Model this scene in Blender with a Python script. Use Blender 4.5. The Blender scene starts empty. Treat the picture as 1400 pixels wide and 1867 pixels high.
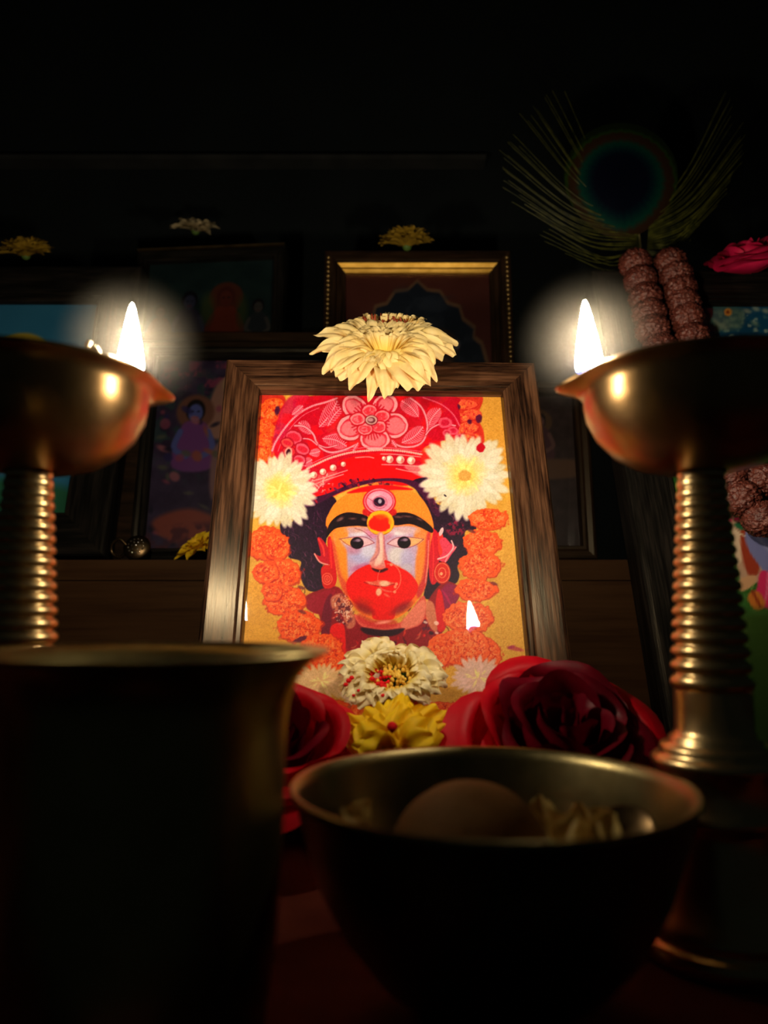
import bpy, bmesh, math, random
import numpy as np
from mathutils import Vector, Matrix, noise

SC = bpy.context.scene
COL = SC.collection
R = math.radians
CAMZ = 0.088            # the camera stands this far above the altar table
PITCH = R(7.3)
FPX = 1380.0            # focal length in pixels of the 1400 x 1867 frame
cP, sP = math.cos(PITCH), math.sin(PITCH)


def at(px, py, Y):
    """point of the place at distance Y behind the camera plane seen at photo pixel px, py"""
    a = (px - 700.0) / FPX
    b = (933.5 - py) / FPX
    k = Y / (cP - b * sP)
    return Vector((a * k, Y, CAMZ + k * (sP + b * cP)))


def photo(P):
    """photo pixel of points P (n,3)"""
    x, Y, z = P[:, 0], P[:, 1], P[:, 2] - CAMZ
    d = Y * cP + z * sP
    u = -Y * sP + z * cP
    return 700 + FPX * x / d, 933.5 - FPX * u / d


# ------------------------------------------------------------------ objects
def mesh(name, verts, faces, mat=None, parent=None, smooth=True):
    me = bpy.data.meshes.new(name)
    me.from_pydata([tuple(v) for v in verts], [], faces)
    me.update()
    if smooth:
        me.polygons.foreach_set('use_smooth', [True] * len(me.polygons))
    if mat:
        me.materials.append(mat)
    o = bpy.data.objects.new(name, me)
    COL.objects.link(o)
    if parent:
        o.parent = parent
    return o


def empty(name, loc=(0, 0, 0), rot=(0, 0, 0)):
    o = bpy.data.objects.new(name, None)
    o.empty_display_size = 0.01
    o.location = loc
    o.rotation_euler = rot
    COL.objects.link(o)
    return o


def tag(o, label=None, cat=None, group=None, kind=None):
    if label:
        o['label'] = label
    if cat:
        o['category'] = cat
    if group:
        o['group'] = group
    if kind:
        o['kind'] = kind
    return o


class MB:
    """collects pieces into one mesh"""
    def __init__(s):
        s.v, s.f = [], []

    def add(s, vf, M=None):
        v, f = vf
        b = len(s.v)
        s.v += [M @ Vector(p) for p in v] if M else list(v)
        s.f += [tuple(i + b for i in q) for q in f]
        return s

    def build(s, name, mat, parent=None, smooth=True):
        return mesh(name, s.v, s.f, mat, parent, smooth)


def lathe(prof, seg=64, fn=None, close_bottom=False, close_top=False):
    v, f = [], []
    n = len(prof)
    for i, (r, z) in enumerate(prof):
        for k in range(seg):
            a = 2 * math.pi * k / seg
            rr, zz = (r, z) if fn is None else fn(r, z, a, i)
            v.append((rr * math.cos(a), rr * math.sin(a), zz))
    for i in range(n - 1):
        for k in range(seg):
            k2 = (k + 1) % seg
            f.append((i * seg + k, i * seg + k2, (i + 1) * seg + k2, (i + 1) * seg + k))
    if close_bottom:
        f.append(tuple(range(seg - 1, -1, -1)))
    if close_top:
        f.append(tuple((n - 1) * seg + k for k in range(seg)))
    return v, f


def spline(P, n):
    """Catmull-Rom through the points"""
    P = [Vector(p) for p in P]
    Q = [2 * P[0] - P[1]] + P + [2 * P[-1] - P[-2]]
    out = []
    m = len(P) - 1
    for j in range(n + 1):
        t = j / n * m
        i = min(int(t), m - 1)
        t -= i
        a, b, c, d = Q[i:i + 4]
        out.append(0.5 * ((2 * b) + (c - a) * t + (2 * a - 5 * b + 4 * c - d) * t * t + (3 * b - a - 3 * c + d) * t ** 3))
    return out


def tube(path, rad, seg=10, caps=True):
    v, f = [], []
    n = len(path)
    up = Vector((0.13, 0.21, 0.97))
    for i, p in enumerate(path):
        t = (path[min(i + 1, n - 1)] - path[max(i - 1, 0)]).normalized()
        a = t.cross(up)
        if a.length < 1e-4:
            a = t.cross(Vector((1, 0, 0)))
        a.normalize()
        b = t.cross(a)
        up = b.cross(t) * -1 if False else up
        r = rad[i] if isinstance(rad, (list, tuple)) else rad
        for k in range(seg):
            w = 2 * math.pi * k / seg
            v.append(p + a * (r * math.cos(w)) + b * (r * math.sin(w)))
    for i in range(n - 1):
        for k in range(seg):
            k2 = (k + 1) % seg
            f.append((i * seg + k, i * seg + k2, (i + 1) * seg + k2, (i + 1) * seg + k))
    if caps:
        f.append(tuple(range(seg - 1, -1, -1)))
        f.append(tuple((n - 1) * seg + k for k in range(seg)))
    return v, f


def box(x0, x1, y0, y1, z0, z1):
    v = [(x, y, z) for x in (x0, x1) for y in (y0, y1) for z in (z0, z1)]
    f = [(0, 1, 3, 2), (4, 6, 7, 5), (0, 4, 5, 1), (2, 3, 7, 6), (0, 2, 6, 4), (1, 5, 7, 3)]
    return v, f


def sphere(c, r, seg=16, ring=10, sz=1.0, fn=None):
    v, f = [], []
    c = Vector(c)
    v.append(c + Vector((0, 0, -r * sz)))
    for i in range(1, ring):
        th = math.pi * i / ring
        for k in range(seg):
            a = 2 * math.pi * k / seg
            d = Vector((math.sin(th) * math.cos(a), math.sin(th) * math.sin(a), -math.cos(th) * sz))
            v.append(c + d * (r * (fn(d) if fn else 1)))
    v.append(c + Vector((0, 0, r * sz)))
    for k in range(seg):
        k2 = (k + 1) % seg
        f.append((0, 1 + k2, 1 + k))
        f.append((len(v) - 1, 1 + (ring - 2) * seg + k, 1 + (ring - 2) * seg + k2))
        for i in range(ring - 2):
            f.append((1 + i * seg + k, 1 + i * seg + k2, 1 + (i + 1) * seg + k2, 1 + (i + 1) * seg + k))
    return v, f


# ---------------------------------------------------------------- materials
def srgb(*c):
    return tuple(((x / 255) / 12.92 if x / 255 <= 0.04045 else ((x / 255 + 0.055) / 1.055) ** 2.4) for x in c)


def new_mat(name):
    m = bpy.data.materials.new(name)
    m.use_nodes = True
    nt = m.node_tree
    nt.nodes.clear()
    out = nt.nodes.new('ShaderNodeOutputMaterial')
    return m, nt, out


def N(nt, t, **k):
    n = nt.nodes.new(t)
    for a, b in k.items():
        if a.startswith('i_'):
            n.inputs[a[2:].replace('_', ' ')].default_value = b
        else:
            setattr(n, a, b)
    return n


def ramp(nt, fac, stops):
    r = nt.nodes.new('ShaderNodeValToRGB')
    el = r.color_ramp.elements
    el[0].position, el[0].color = stops[0][0], (*stops[0][1], 1)
    el[1].position, el[1].color = stops[-1][0], (*stops[-1][1], 1)
    for p, c in stops[1:-1]:
        e = el.new(p)
        e.color = (*c, 1)
    nt.links.new(fac, r.inputs[0])
    return r.outputs[0]


def coords(nt, scale=(1, 1, 1), kind='Object'):
    tc = nt.nodes.new('ShaderNodeTexCoord')
    mp = nt.nodes.new('ShaderNodeMapping')
    mp.inputs['Scale'].default_value = scale
    nt.links.new(tc.outputs[kind], mp.inputs[0])
    return mp.outputs[0]


def noise_tex(nt, scale, detail=3, vec=None, rough=0.55):
    n = nt.nodes.new('ShaderNodeTexNoise')
    n.inputs['Scale'].default_value = scale
    n.inputs['Detail'].default_value = detail
    n.inputs['Roughness'].default_value = rough
    if vec is None:
        vec = coords(nt)
    nt.links.new(vec, n.inputs['Vector'])
    return n.outputs['Fac']


def bump(nt, h, strength, dist, bs):
    b = nt.nodes.new('ShaderNodeBump')
    b.inputs['Strength'].default_value = strength
    b.inputs['Distance'].default_value = dist
    nt.links.new(h, b.inputs['Height'])
    nt.links.new(b.outputs[0], bs.inputs['Normal'])


def metal(name, c1, c2, rough=0.3, scale=60, bs_=0.15, turned=0):
    m, nt, out = new_mat(name)
    b = N(nt, 'ShaderNodeBsdfPrincipled')
    b.inputs['Metallic'].default_value = 1
    nz = noise_tex(nt, scale, 4)
    nt.links.new(ramp(nt, nz, [(0.3, c1), (0.7, c2)]), b.inputs['Base Color'])
    rr = nt.nodes.new('ShaderNodeMapRange')
    rr.inputs['To Min'].default_value = rough * 0.8
    rr.inputs['To Max'].default_value = rough * 1.25
    nt.links.new(nz, rr.inputs['Value'])
    nt.links.new(rr.outputs[0], b.inputs['Roughness'])
    if bs_:
        bump(nt, noise_tex(nt, scale * 6, 3), bs_, 0.0003, b)
    if turned:                              # lathe-turned metal: fine grooves round the axis
        b.inputs['Anisotropic'].default_value = turned
        b.inputs['Anisotropic Rotation'].default_value = .25
        tg = N(nt, 'ShaderNodeTangent', direction_type='RADIAL', axis='Z')
        nt.links.new(tg.outputs[0], b.inputs['Tangent'])
    nt.links.new(b.outputs[0], out.inputs[0])
    return m


def plain(name, c1, c2=None, rough=0.6, scale=80, spec=0.3, bs_=0.0, bscale=300):
    m, nt, out = new_mat(name)
    b = N(nt, 'ShaderNodeBsdfPrincipled')
    b.inputs['Roughness'].default_value = rough
    b.inputs['Specular IOR Level'].default_value = spec
    nt.links.new(ramp(nt, noise_tex(nt, scale, 4), [(0.3, c1), (0.7, c2 or c1)]), b.inputs['Base Color'])
    if bs_:
        bump(nt, noise_tex(nt, bscale, 4), bs_, 0.0006, b)
    nt.links.new(b.outputs[0], out.inputs[0])
    return m


def petal_mat(name, c1, c2, scale=160, trans=0.3, rough=0.55, base=None):
    """petal tissue: colour mottled, light passes partly through; 'pt' colour runs base to tip"""
    m, nt, out = new_mat(name)
    b = N(nt, 'ShaderNodeBsdfPrincipled')
    b.inputs['Roughness'].default_value = rough
    b.inputs['Specular IOR Level'].default_value = 0.25
    col = ramp(nt, noise_tex(nt, scale, 4), [(0.32, c1), (0.68, c2)])
    if base:
        at_ = N(nt, 'ShaderNodeAttribute', attribute_name='pt')
        mx = N(nt, 'ShaderNodeMixRGB')
        rm = ramp(nt, at_.outputs['Fac'], [(0.1, (0, 0, 0)), (0.55, (1, 1, 1))])
        nt.links.new(rm, mx.inputs[0])
        mx.inputs[1].default_value = (*base, 1)
        nt.links.new(col, mx.inputs[2])
        col = mx.outputs[0]
    nt.links.new(col, b.inputs['Base Color'])
    bump(nt, noise_tex(nt, scale * 3, 3), 0.25, 0.0004, b)
    t = N(nt, 'ShaderNodeBsdfTranslucent')
    nt.links.new(col, t.inputs[0])
    mix = N(nt, 'ShaderNodeMixShader')
    mix.inputs[0].default_value = trans
    nt.links.new(b.outputs[0], mix.inputs[1])
    nt.links.new(t.outputs[0], mix.inputs[2])
    nt.links.new(mix.outputs[0], out.inputs[0])
    return m


def wood(name, c1, c2, c3, rough=0.4, spec=0.5, s=1.0, bs_=0.35):
    """grain runs along local X"""
    m, nt, out = new_mat(name)
    b = N(nt, 'ShaderNodeBsdfPrincipled')
    b.inputs['Roughness'].default_value = rough
    b.inputs['Specular IOR Level'].default_value = spec
    b.inputs['Specular Tint'].default_value = (1, .86, .62, 1)
    fine = noise_tex(nt, 1.0, 4, coords(nt, (45 * s, 900 * s, 900 * s)), 0.6)
    broad = noise_tex(nt, 1.0, 3, coords(nt, (18 * s, 160 * s, 160 * s)))
    ad = N(nt, 'ShaderNodeMath', operation='ADD')
    nt.links.new(fine, ad.inputs[0])
    nt.links.new(broad, ad.inputs[1])
    hf = N(nt, 'ShaderNodeMath', operation='MULTIPLY')
    hf.inputs[1].default_value = 0.5
    nt.links.new(ad.outputs[0], hf.inputs[0])
    nt.links.new(ramp(nt, hf.outputs[0], [(0.40, c1), (0.49, c2), (0.60, c3)]), b.inputs['Base Color'])
    bump(nt, fine, bs_, 0.0005, b)
    nt.links.new(b.outputs[0], out.inputs[0])
    return m


def glass_mat(name, rough=0.02):
    m, nt, out = new_mat(name)
    lw = N(nt, 'ShaderNodeLayerWeight')
    lw.inputs[0].default_value = 0.5
    pw = N(nt, 'ShaderNodeMath', operation='POWER')
    pw.inputs[1].default_value = 5
    nt.links.new(lw.outputs['Facing'], pw.inputs[0])
    fr = N(nt, 'ShaderNodeMath', operation='MULTIPLY_ADD')
    fr.inputs[1].default_value = .96
    fr.inputs[2].default_value = .04
    nt.links.new(pw.outputs[0], fr.inputs[0])
    t = N(nt, 'ShaderNodeBsdfTransparent')
    g = N(nt, 'ShaderNodeBsdfGlossy')
    g.inputs['Roughness'].default_value = rough
    mx = N(nt, 'ShaderNodeMixShader')
    nt.links.new(fr.outputs[0], mx.inputs[0])
    nt.links.new(t.outputs[0], mx.inputs[1])
    nt.links.new(g.outputs[0], mx.inputs[2])
    nt.links.new(mx.outputs[0], out.inputs[0])
    return m


def print_mat(name, rough=0.5):
    m, nt, out = new_mat(name)
    b = N(nt, 'ShaderNodeBsdfPrincipled')
    b.inputs['Roughness'].default_value = rough
    b.inputs['Specular IOR Level'].default_value = 0.2
    a = N(nt, 'ShaderNodeAttribute', attribute_name='ink')
    nt.links.new(a.outputs['Color'], b.inputs['Base Color'])
    nt.links.new(b.outputs[0], out.inputs[0])
    return m

FLAME, FLAME_COL, AMBIENT = 640, (1.0, 0.84, 0.58), 0.004
BLOOM = 0.75
NXI, NYI = 500, 740
# ------------------------------------------------- painter for printed sheets
def _hash(i, j, s):
    h = (i * 374761393 + j * 668265263 + s * 974634777) & 0x7fffffff
    h = ((h ^ (h >> 13)) * 1274126177) & 0x7fffffff
    return ((h ^ (h >> 16)) & 0xffff) / 65535.0


def vnoise(x, y, s=0):
    i, j = np.floor(x).astype(np.int64), np.floor(y).astype(np.int64)
    u, v = x - i, y - j
    u, v = u * u * (3 - 2 * u), v * v * (3 - 2 * v)
    a, b = _hash(i, j, s), _hash(i + 1, j, s)
    c, d = _hash(i, j + 1, s), _hash(i + 1, j + 1, s)
    return (a * (1 - u) + b * u) * (1 - v) + (c * (1 - u) + d * u) * v


def fbm(x, y, s=0, o=4):
    r, a, t = 0, 1.0, 0
    for k in range(o):
        r = r + a * vnoise(x * 2 ** k, y * 2 ** k, s + 17 * k)
        t += a
        a *= 0.55
    return r / t


def smooth_poly(P, n=6, closed=True):
    P = np.array(P, float)
    m = len(P)
    out = []
    rng = m if closed else m - 1
    for i in range(rng):
        if closed:
            a, b, c, d = P[(i - 1) % m], P[i], P[(i + 1) % m], P[(i + 2) % m]
        else:
            a, b, c, d = P[max(i - 1, 0)], P[i], P[i + 1], P[min(i + 2, m - 1)]
        for k in range(n):
            t = k / n
            out.append(0.5 * (2 * b + (c - a) * t + (2 * a - 5 * b + 4 * c - d) * t * t + (3 * b - a - 3 * c + d) * t ** 3))
    if not closed:
        out.append(P[-1])
    return np.array(out)


class Sheet:
    """colours every vertex of a fine flat grid; X, Y are drawing coordinates"""
    def __init__(s, X, Y, base, soft=2.0):
        s.X, s.Y = X, Y
        s.C = np.tile(np.array(base, float) / 255, (len(X), 1))
        s.soft = soft

    def sel(s, x0, x1, y0, y1):
        return np.nonzero((s.X > x0) & (s.X < x1) & (s.Y > y0) & (s.Y < y1))[0]

    def put(s, idx, a, col):
        c = np.array(col, float)
        if c.max() > 1.5 or c.ndim == 1:
            c = c / 255
        a = a[:, None]
        s.C[idx] = s.C[idx] * (1 - a) + c * a

    def ell(s, cx, cy, rx, ry, col, rot=0, soft=None, op=1.0, wob=0, ws=40, seed=1):
        so = soft or s.soft
        q = max(rx, ry) * (1 + wob) + so
        i = s.sel(cx - q, cx + q, cy - q, cy + q)
        if len(i) == 0:
            return
        dx, dy = s.X[i] - cx, s.Y[i] - cy
        c, n = math.cos(R(rot)), math.sin(R(rot))
        u, v = dx * c + dy * n, -dx * n + dy * c
        d = np.hypot(u / rx, v / ry)
        if wob:
            d = d * (1 + wob * 2 * (fbm(s.X[i] / ws, s.Y[i] / ws, seed, 3) - 0.5))
        a = np.clip(0.5 + (1 - d) * min(rx, ry) / so, 0, 1) * op
        s.put(i, a, col)

    def poly(s, P, col, soft=None, op=1.0, smooth=True, tex=None):
        so = soft or s.soft
        P = smooth_poly(P) if smooth else np.array(P, float)
        i = s.sel(P[:, 0].min() - so, P[:, 0].max() + so, P[:, 1].min() - so, P[:, 1].max() + so)
        if len(i) == 0:
            return
        x, y = s.X[i], s.Y[i]
        ins = np.zeros(len(i), bool)
        dm = np.full(len(i), 1e9)
        m = len(P)
        for k in range(m):
            ax, ay = P[k]
            bx, by = P[(k + 1) % m]
            if ay != by:
                hit = ((ay > y) != (by > y)) & (x < (bx - ax) * (y - ay) / (by - ay) + ax)
                ins ^= hit
            ex, ey = bx - ax, by - ay
            L = ex * ex + ey * ey + 1e-9
            t = np.clip(((x - ax) * ex + (y - ay) * ey) / L, 0, 1)
            dm = np.minimum(dm, (x - ax - t * ex) ** 2 + (y - ay - t * ey) ** 2)
        d = np.sqrt(dm) * np.where(ins, 1, -1)
        a = np.clip(0.5 + d / so, 0, 1) * op
        if tex is not None:
            a = a * tex(x, y)
        s.put(i, a, col)

    def line(s, P, w, col, soft=None, op=1.0, taper=False, smooth=True, dash=0):
        so = soft or s.soft
        P = smooth_poly(P, 6, False) if smooth and len(P) > 2 else np.array(P, float)
        i = s.sel(P[:, 0].min() - w - so, P[:, 0].max() + w + so, P[:, 1].min() - w - so, P[:, 1].max() + w + so)
        if len(i) == 0:
            return
        x, y = s.X[i], s.Y[i]
        best = np.full(len(i), -1e9)
        m = len(P) - 1
        run = 0
        for k in range(m):
            ax, ay = P[k]
            ex, ey = P[k + 1] - P[k]
            L = math.hypot(ex, ey) + 1e-9
            t = np.clip(((x - ax) * ex + (y - ay) * ey) / L ** 2, 0, 1)
            d = np.hypot(x - ax - t * ex, y - ay - t * ey)
            f = (k + t) / m
            ww = w / 2 * (np.sin(np.pi * np.clip(f, 0.02, 0.98)) if taper else 1.0)
            if dash:
                ww = ww * (0.35 + 0.65 * np.abs(np.sin((run + t * L) / dash * np.pi)))
            best = np.maximum(best, ww - d)
            run += L
        s.put(i, np.clip(0.5 + best / so, 0, 1) * op, col)

    def tex(s, P, col, fn, op=1.0, soft=8):
        s.poly(P, col, soft=soft, op=op, tex=fn)

    def mottle(s, cx, cy, rx, ry, col, sc, lo, hi, seed, op=1.0, rot=0):
        """col where the noise inside the ellipse lies between lo and hi"""
        q = max(rx, ry)
        i = s.sel(cx - q, cx + q, cy - q, cy + q)
        if len(i) == 0:
            return
        dx, dy = s.X[i] - cx, s.Y[i] - cy
        c, n = math.cos(R(rot)), math.sin(R(rot))
        d = np.hypot((dx * c + dy * n) / rx, (-dx * n + dy * c) / ry)
        f = fbm(s.X[i] / sc, s.Y[i] / sc, seed, 3)
        a = np.clip((f - lo) / (hi - lo), 0, 1) * np.clip((1 - d) * 4, 0, 1) * op
        s.put(i, a, col)

    def carnation(s, cx, cy, rx, ry, seed, col=(246, 104, 30), dark=(196, 44, 12), lite=(252, 150, 80), rot=0):
        s.ell(cx + 3, cy + 4, rx * 1.05, ry * 1.07, dark, rot, 5, 0.75, 0.2, 26, seed)
        s.ell(cx, cy, rx, ry, col, rot, 3, 1, 0.2, 26, seed)
        s.mottle(cx, cy, rx, ry, dark, 14, 0.56, 0.68, seed + 3, 0.6, rot)
        s.mottle(cx, cy, rx, ry, dark, 7, 0.58, 0.68, seed + 5, 0.85, rot)
        s.mottle(cx, cy, rx, ry, lite, 8, 0.58, 0.68, seed + 6, 0.9, rot)
        s.mottle(cx, cy, rx, ry, lite, 16, 0.55, 0.72, seed + 9, 0.7, rot)
        rnd = random.Random(seed)
        for k in range(int(rx * ry / 520)):
            a, q = rnd.uniform(0, 6.28), math.sqrt(rnd.random()) * 0.85
            x, y = cx + rx * q * math.cos(a), cy + ry * q * math.sin(a)
            b = rnd.uniform(0, 3.1)
            l = rnd.uniform(6, 15)
            s.line([(x - l * math.cos(b), y - l * math.sin(b)), (x + 3, y + rnd.uniform(-4, 4)), (x + l * math.cos(b), y + l * math.sin(b))],
                   rnd.uniform(2.5, 5), dark if k % 3 else lite, 4, 0.4)

    def mum(s, cx, cy, rx, ry, seed, n=26, cream=(238, 222, 186), yel=(244, 212, 100), eye=None):
        rnd = random.Random(seed)
        for lay, (f, m) in enumerate(((1.0, n), (0.74, n - 4), (0.5, n - 9))):
            for k in range(m):
                a = (k + rnd.uniform(-.25, .25) + lay * .5) / m * 360
                q = f * rnd.uniform(0.86, 1.06)
                x, y = cx + rx * q * 0.55 * math.cos(R(a)), cy + ry * q * 0.55 * math.sin(R(a))
                L = math.hypot(rx * math.cos(R(a)), ry * math.sin(R(a))) * q * 0.5
                t = rnd.uniform(-10, 8) + lay * 3
                c = (min(255, cream[0] + t), min(255, cream[1] + t), cream[2] + t * 1.4)
                s.ell(x, y, L, L * 0.30, tuple(z * 0.92 for z in c), a, 5, 0.55)
                s.ell(x, y, L * 0.97, L * 0.23, c, a, 5, 0.9)
        s.ell(cx, cy, rx * 0.36, ry * 0.36, yel, 0, rx * 0.3, 0.8, 0.3, 30, seed)
        for k in range(14):
            a = rnd.uniform(0, 360)
            q = rnd.uniform(0.1, 0.4)
            s.ell(cx + rx * q * math.cos(R(a)), cy + ry * q * math.sin(R(a)), rx * .12, rx * .035, (255, 236, 150), a, 4, 0.6)
        if eye:
            s.ell(cx, cy + 6, rx * 0.16, ry * 0.13, eye, 10, 6, 0.8, 0.3, 14, seed)


def sheet_mesh(name, w, h, nx, ny, paint, parent, mat, tint=(1, 1, 1)):
    """flat printed sheet in local X (right) and Z (up), origin at its bottom centre"""
    u = np.linspace(-w / 2, w / 2, nx)
    t = np.linspace(0, h, ny)
    U, T = np.meshgrid(u, t)
    U, T = U.ravel(), T.ravel()
    co = np.stack([U, np.zeros_like(U), T], 1)
    i = np.arange(nx - 1)[None, :] + nx * np.arange(ny - 1)[:, None]
    i = i.ravel()
    fa = np.stack([i, i + 1, i + nx + 1, i + nx], 1)
    me = bpy.data.meshes.new(name)
    me.vertices.add(len(co))
    me.vertices.foreach_set('co', co.ravel())
    me.loops.add(fa.size)
    me.loops.foreach_set('vertex_index', fa.ravel())
    me.polygons.add(len(fa))
    me.polygons.foreach_set('loop_start', np.arange(len(fa)) * 4)
    me.polygons.foreach_set('loop_total', np.full(len(fa), 4))
    me.update(calc_edges=True)
    C = np.clip(paint(U, T), 0, 1)
    lin = np.where(C <= 0.04045, C / 12.92, ((C + 0.055) / 1.055) ** 2.4)
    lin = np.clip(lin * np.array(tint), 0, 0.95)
    at_ = me.color_attributes.new('ink', 'FLOAT_COLOR', 'POINT')
    at_.data.foreach_set('color', np.concatenate([lin, np.ones((len(lin), 1))], 1).astype(np.float32).ravel())
    me.materials.append(mat)
    o = bpy.data.objects.new(name, me)
    COL.objects.link(o)
    o.parent = parent
    return o
def paint_idol(X, Y):
    """printed photograph of a garlanded idol face; drawn in a 1400-wide design space"""
    S = Sheet(X, Y, (224, 170, 72), 2.5)
    n = fbm(X / 60, Y / 60, 3, 4)[:, None]
    S.C += (n - 0.5) * np.array([0.16, 0.16, 0.10])
    S.poly([(1120, 60), (1300, 60), (1300, 420), (1230, 640), (1160, 300)], (226, 166, 74), op=.8, soft=30)
    S.poly([(40, 980), (160, 1000), (200, 1200), (300, 1460), (0, 1500), (-20, 1200)], (232, 168, 58), op=.8, soft=20)
    S.poly([(1270, 640), (1400, 640), (1400, 1460), (1290, 1460), (1240, 1100)], (226, 172, 78), op=.8, soft=30)
    S.mottle(700, 760, 900, 1500, (205, 140, 50), 9, .60, .75, 71, .4)
    S.mottle(700, 760, 900, 1500, (150, 90, 50), 5, .76, .84, 72, .5)
    # garland blossoms round the crown
    S.poly([(60, 60), (210, 60), (190, 180), (160, 330), (120, 400), (50, 400)], (206, 58, 40), soft=6)
    for k, (x, y, rx, ry) in enumerate([(160, 96, 52, 26), (120, 130, 36, 40), (148, 160, 34, 28), (118, 205, 36, 34), (150, 232, 34, 28),
                                        (112, 275, 34, 34), (140, 322, 38, 34), (100, 350, 30, 38)]):
        S.carnation(x, y, rx, ry, 200 + k, (245, 110, 44), (206, 52, 30))
    for x, y in ((182, 205), (176, 130), (170, 270)):
        S.ell(x, y, 12, 24, (76, 22, 60), 10, 5, .9, .3, 12, 4)
    S.poly([(1020, 60), (1180, 60), (1160, 160), (1190, 240), (1180, 340), (1080, 330), (1000, 240)], (214, 66, 44), soft=6)
    for k, (x, y, rx, ry) in enumerate([(1090, 100, 60, 24), (1130, 150, 44, 26), (1080, 165, 34, 24), (1110, 215, 50, 28), (1060, 225, 34, 24), (1130, 265, 44, 24)]):
        S.carnation(x, y, rx, ry, 230 + k, (244, 106, 70), (200, 40, 40))
    for x, y, r in ((1166, 170, 16), (1060, 112, 14), (1120, 186, 10)):
        S.ell(x, y, r, r * 1.2, (92, 18, 62), 0, 5, .9, .3, 10, 5)
    # crown
    S.poly([(186, 240), (250, 130), (330, 60), (1010, 60), (1060, 110), (1075, 190), (1040, 260), (920, 300), (880, 340), (900, 420), (918, 470),
            (820, 480), (640, 470), (470, 520), (345, 580), (318, 470), (270, 400), (200, 400), (160, 330)], (200, 14, 46), soft=4)
    S.poly([(230, 70), (330, 60), (180, 300), (150, 340), (170, 200)], (206, 40, 78), soft=10, op=.85)
    S.mottle(600, 250, 500, 260, (236, 18, 34), 60, .50, .66, 31, .8)
    S.mottle(760, 140, 330, 140, (190, 24, 84), 50, .48, .66, 32, .7)
    pk, pk2 = (246, 158, 160), (238, 104, 118)

    def feather(a, b, wd, bend=0, nr=13):
        a, b = np.array(a, float), np.array(b, float)
        d = b - a
        L = math.hypot(*d)
        d /= L
        p = np.array([-d[1], d[0]])
        mid = [a + d * L * t + p * bend * math.sin(math.pi * t) for t in np.linspace(0, 1, 9)]
        P = [m + p * wd * math.sin(math.pi * min(1, t * .95 + .05)) ** .8 for m, t in zip(mid, np.linspace(0, 1, 9))]
        Q = [m - p * wd * math.sin(math.pi * min(1, t * .95 + .05)) ** .8 for m, t in zip(mid, np.linspace(0, 1, 9))]
        S.poly(P + Q[::-1], (216, 44, 72), op=.8)
        S.line(mid, 5, pk, 2)
        for k in range(nr):
            t = (k + .6) / nr
            m = a + d * L * t + p * bend * math.sin(math.pi * t)
            w = wd * math.sin(math.pi * min(1, t * .95 + .05)) ** .8
            for sg in (-1, 1):
                e = m + p * sg * w + d * w * .55
                S.line([m, m + p * sg * w * .6 + d * w * .16, e], 3.4, pk, 2.2, .9)

    def vine(P, w=9):
        S.line(P, w + 5, (176, 14, 40), 3, .8)
        S.line(P, w, pk, 2.5)

    S.line([(150, 330), (169, 284), (215, 215), (275, 151), (345, 110), (417, 89), (470, 70)], 11, pk, 2.5, 1, dash=9)
    S.line([(180, 330), (205, 270), (255, 200), (310, 150), (380, 118)], 4, pk2, 2.5)
    S.line([(890, 66), (980, 100), (1040, 150), (1070, 205)], 8, pk2, 2.5, 1, dash=9)
    feather((384, 210), (470, 84), 40, 8)
    feather((425, 205), (500, 110), 22, -8, 9)
    feather((400, 268), (515, 306), 38, -12)
    feather((868, 160), (788, 84), 38, 8)
    feather((789, 288), (890, 212), 36, 12)
    feather((915, 220), (975, 122), 32, -10)
    feather((330, 340), (385, 330), 20, 4, 8)
    feather((250, 150), (300, 108), 18, 3, 8)
    feather((290, 395), (345, 372), 22, 4, 8)
    feather((340, 245), (282, 190), 26, 5, 9)
    vine([(262, 205), (310, 210), (352, 246), (368, 285), (395, 318), (440, 336), (500, 325), (560, 300)])
    vine([(380, 300), (420, 312), (470, 300)], 6)
    vine([(830, 70), (880, 110), (908, 169), (912, 225), (892, 280), (850, 306), (789, 308), (740, 285), (732, 262)])
    vine([(905, 250), (935, 216), (985, 196), (1050, 205)], 7)
    vine([(285, 268), (335, 272), (372, 300)], 6)
    feather((548, 330), (572, 290), 9, 0, 5)
    feather((760, 310), (735, 272), 9, 0, 5)
    # crown blossoms
    for (x, y, r) in ((540, 118, 62), (724, 108, 60)):
        pass
    cen = np.array([632, 180.])
    for (x, y, rx, ry, rt) in ((556, 116, 66, 54, 35), (706, 106, 62, 56, -40), (536, 216, 66, 60, -10), (750, 204, 68, 62, 8), (655, 272, 74, 54, 0)):
        S.ell(x, y, rx + 8, ry + 8, (182, 14, 40), rt, 5, .9, .10, 50, 8)
        S.ell(x, y, rx, ry, (248, 168, 164), rt, 3, 1, .10, 50, 8)
        S.ell(x, y, rx - 15, ry - 14, (206, 36, 62), rt, 4, 1, .14, 40, 9)
        S.ell(x + (x - cen[0]) * .05, y + (y - cen[1]) * .05, rx - 24, ry - 22, (234, 128, 130), rt, 8, 1, .14, 40, 9)
        d = np.array([x, y]) - cen
        ang = math.atan2(d[1], d[0])
        for k in range(-4, 5):
            b = ang + k * .17
            S.line([cen + 52 * np.array([math.cos(b), math.sin(b)]), cen + (96 - abs(k) * 3) * np.array([math.cos(b), math.sin(b)])], 6, (190, 16, 46), 3, .9)
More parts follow.
